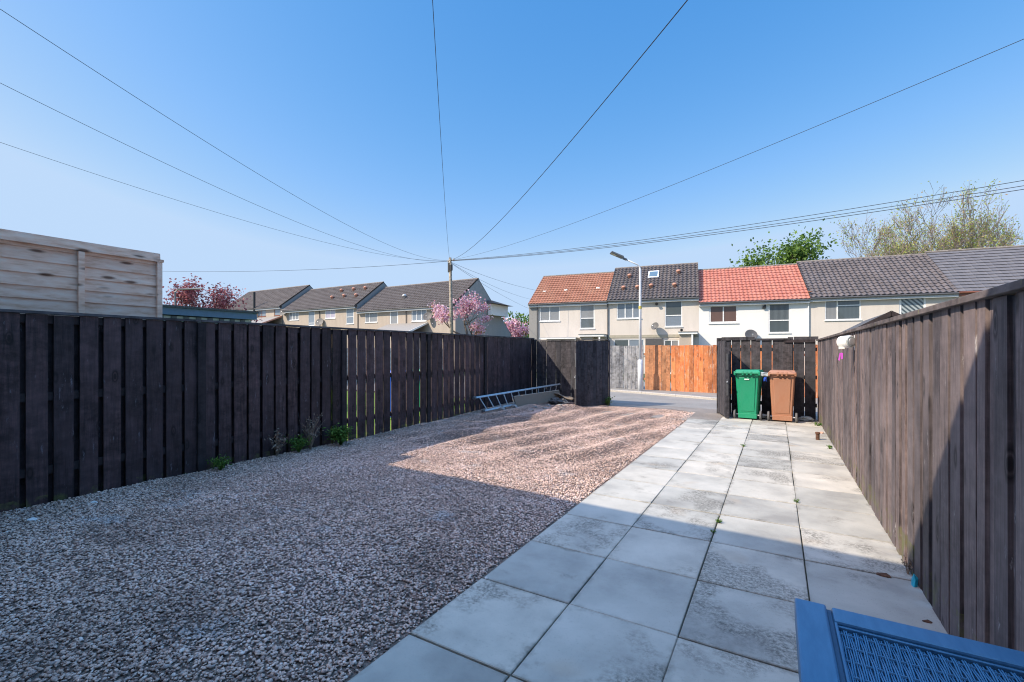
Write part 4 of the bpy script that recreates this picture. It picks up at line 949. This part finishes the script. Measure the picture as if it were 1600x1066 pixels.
tree('cherry_tree', 'smaller pink cherry tree peeping between the two terraces', (-25.4, 43.5, 0), 4.9, 1.6, .13, M['blossom'], M['bark'], 8, maxlev=4, per=10, ls=.12, cl=.25, spread=.7, up=.05, kids=3, aspect=.9, wid=4.6)
tree('plum_tree', 'purple leaved tree above the blue edged roof', (-32.2, 16.2, 0), 5.75, 1.7, .16, M['plum'], M['bark'], 11, maxlev=4, per=14, ls=.085, cl=.30, spread=.75, up=.02, kids=4, wid=6.3)
tree('sycamore_tree', 'leafy green tree rising behind the red tiled roof', (.12, 55.6, 0), 13.0, 4, .35, M['leaf'], M['bark'], 14, maxlev=4, per=26, ls=.17, cl=.70, spread=.66, up=.14, kids=4, wid=11.5)
tree('birch_tree', 'airy half bare birch behind the grey roof, left of the pair', (9.6, 54.0, 0), 15.2, 4, .22, M['youngleaf'], M['twig'], 21, maxlev=6, per=5, ls=.07, cl=.30, spread=.55, up=.14, kids=3, stems=3, frac=.34, wid=11.5, shrink=.72)
tree('birch_tree', 'airy half bare birch behind the slate roof, right of the pair', (14.2, 57.0, 0), 16.0, 4, .22, M['youngleaf'], M['twig'], 27, maxlev=6, per=5, ls=.075, cl=.30, spread=.55, up=.14, kids=3, stems=3, frac=.38, wid=11.5, shrink=.72)
tree('bare_sapling', 'tiny bare sapling top just above the ridge left of the birches', (6.1, 52.0, 0), 10.9, 4, .1, M['youngleaf'], M['twig'], 33, maxlev=3, per=1, ls=.1, cl=.2, spread=.35, up=.2, frac=.3, wid=2.2)
def bush(label, loc, sx, sy, h, n, ls, mat, seed, name='hedge', cat='bush'):
    r_ = np.random.default_rng(seed); t = thing(name, label, cat, loc)
    u = r_.normal(size=(n, 3)); u /= np.linalg.norm(u, axis=1, keepdims=True); rr = r_.uniform(.55, 1.05, (n, 1))*(1+.18*np.sin(u[:, :1]*5+seed)*np.cos(u[:, 1:2]*6))
    C = u*rr*np.array([sx, sy, h*.5])+np.array([0, 0, h*.5]); C[:, 2] = np.abs(C[:, 2])
    quads('foliage', C, r_.uniform(.6, 1.3, n)*ls, mat, t, .6, seed)
    MB().tube([(0, 0, -.05), (.03, 0, h*.6)], [.06, .02], 6).build('stem', M['bark'], t); return t
bush('green hedge between the two rows of terraces', (-25.8, 48.5, 0), 4.5, 2.5, 5.2, 5000, .16, M['leaf'], 3)
bush('bush showing dark green behind the small pink tree', (-29.0, 50, 0), 3.5, 2, 6.4, 3000, .15, M['leaf'], 4, 'bush')
def weed(label, x, y, h, n, mat, seed, rad=.06, ls=.012, stem=True, z=None):
    rnd = random.Random(seed); z0 = z if z is not None else (float(gh(x, y)) if x < -1.65 else 0)
    t = thing('weed', label, 'weed', (x, y, z0), 0, None); m = MB(); C, S = [], []
    for _ in range(n):
        a = rnd.uniform(0, 6.28); q = rad*rnd.uniform(.3, 1); hh = h*rnd.uniform(.45, 1)
        e_ = Vector((math.cos(a)*q, math.sin(a)*q, hh)); mid = Vector((e_.x*.35, e_.y*.35, hh*.6))
        m.tube([(0, 0, -.01), tuple(mid), tuple(e_)], [.0022, .0018, .001], 3)
        for _ in range(5): C.append(tuple(mid.lerp(e_, rnd.random())+Vector((rnd.gauss(0, ls), rnd.gauss(0, ls), rnd.gauss(0, ls))))); S.append(ls*rnd.uniform(.6, 1.4))
    m.build('stems', mat, t); quads('leaves', C, S, mat, t, .45, seed)
    return t
weed('low green weed at the left fence foot nearest the camera', -5.80, 2.98, .17, 50, M['weed'], 1, .16, .016)
weed('tall umbrella leaved weed against the left fence', -5.88, 3.75, .38, 22, M['dryweed'], 2, .17, .022)
weed('dry brown weed stalks against the left fence', -5.86, 4.25, .55, 44, M['dryweed'], 3, .24, .014)
weed('mixed dry and green weed beside the brown stalks', -5.84, 4.05, .24, 60, M['weed'], 4, .20, .018)
weed('bushy bright green weed at the left fence foot', -5.78, 4.72, .30, 100, M['weed'], 5, .24, .026)
weed('green weed growing at the foot of the open gate leaf', -3.80, 11.55, .30, 34, M['weed'], 6, .18, .02, z=0)
weed('small green tuft in a slab joint far down the path', -.43, 7.75, .035, 16, M['weed'], 7, .05, .006)
weed('small green tuft in the joint at the shadow edge', -.42, 4.20, .035, 18, M['weed'], 8, .035, .006)
weed('tiny tuft just below the shadow edge tuft', -.44, 3.95, .025, 12, M['weed'], 9, .03, .005)
weed('small green tuft in the joint of the right slab column', .17, 5.15, .03, 14, M['weed'], 10, .035, .006)
weed('low weed at the far foot of the right fence', .70, 10.6, .08, 24, M['weed'], 12, .09, .014)
weed('little weed beside the rusty stub', .68, 8.2, .06, 18, M['weed'], 13, .05, .010)
weed('wiry weed at right fence foot above the turquoise scrap', .74, 3.85, .12, 14, M['dryweed'], 14, .04, .008)

# ================================================================ BLUE RESIN TABLE
tb = thing('garden_table', 'blue resin garden table with woven rattan style top in the near corner', 'table', (.046, 0, 0))
TZ = .73; Wd = .69; Y1 = 1.57; Y0 = .35; F_ = .076
MB().box((0, Y0, TZ-.055), (F_, Y1, TZ)).build('side_frame', M['furn'], tb, bevel=.006)
MB().box((Wd-F_, Y0, TZ-.055), (Wd, Y1, TZ)).build('side_frame', M['furn'], tb, bevel=.006)
MB().box((F_+.012, Y1-.082, TZ-.055), (Wd-F_-.012, Y1-.004, TZ-.001)).build('end_frame', M['furn'], tb, bevel=.006)
MB().box((F_+.012, Y0, TZ-.055), (Wd-F_-.012, Y0+.078, TZ-.001)).build('end_frame', M['furn'], tb, bevel=.006)
MB().box((F_+.001, Y0+.02, TZ-.05), (F_+.0115, Y1-.006, TZ-.012)).build('trim_strip', M['furn_dark'], tb)
MB().box((F_+.012, Y0+.079, TZ-.045), (F_+.019, Y1-.083, TZ-.004)).build('trim_strip', M['furn'], tb, bevel=.002)
MB().box((F_+.0195, Y1-.092, TZ-.045), (Wd-F_-.012, Y1-.0835, TZ-.010)).build('trim_strip', M['furn'], tb, bevel=.002)
MB().box((F_+.0195, Y0+.085, TZ-.045), (Wd-F_-.012, Y1-.0925, TZ-.027)).build('panel_base', M['furn'], tb)
m = MB(); x = F_+.024; k = 0; ya, yb_ = Y0+.09, Y1-.094; pt = .060
while x < Wd-F_-.014:
    for dx in (-.0024, .0024):
        pts = []; n = int((yb_-ya)/pt*5)
        for i in range(n+1):
            yy = ya+(yb_-ya)*i/n; pts.append((x+dx+.0006*math.sin(yy*31+k*2.1), yy, TZ-.019+.0031*math.cos(math.pi*(yy-ya)/pt+math.pi*(k % 2))))
        m.tube(pts, .0022, 5, cap=False)
    x += .0104; k += 1
m.build('woven_strands', M['furn_strand'], tb, smooth=True)
m = MB(); yy = ya
while yy < yb_: m.tube([(F_+.02, yy, TZ-.020), (Wd-F_-.013, yy, TZ-.020)], .0035, 6); yy += pt
m.build('cross_canes', M['furn'], tb)
for x_, y_ in ((.035, Y0+.04), (.035, Y1-.04), (Wd-.035, Y0+.04), (Wd-.035, Y1-.04)):
    MB().hexa([(x_-.018, y_-.018, 0.005), (x_+.018, y_-.018, .005), (x_+.018, y_+.018, .005), (x_-.018, y_+.018, .005), (x_-.026, y_-.026, TZ-.056), (x_+.026, y_-.026, TZ-.056), (x_+.026, y_+.026, TZ-.056), (x_-.026, y_+.026, TZ-.056)]).build('leg', M['furn'], tb)
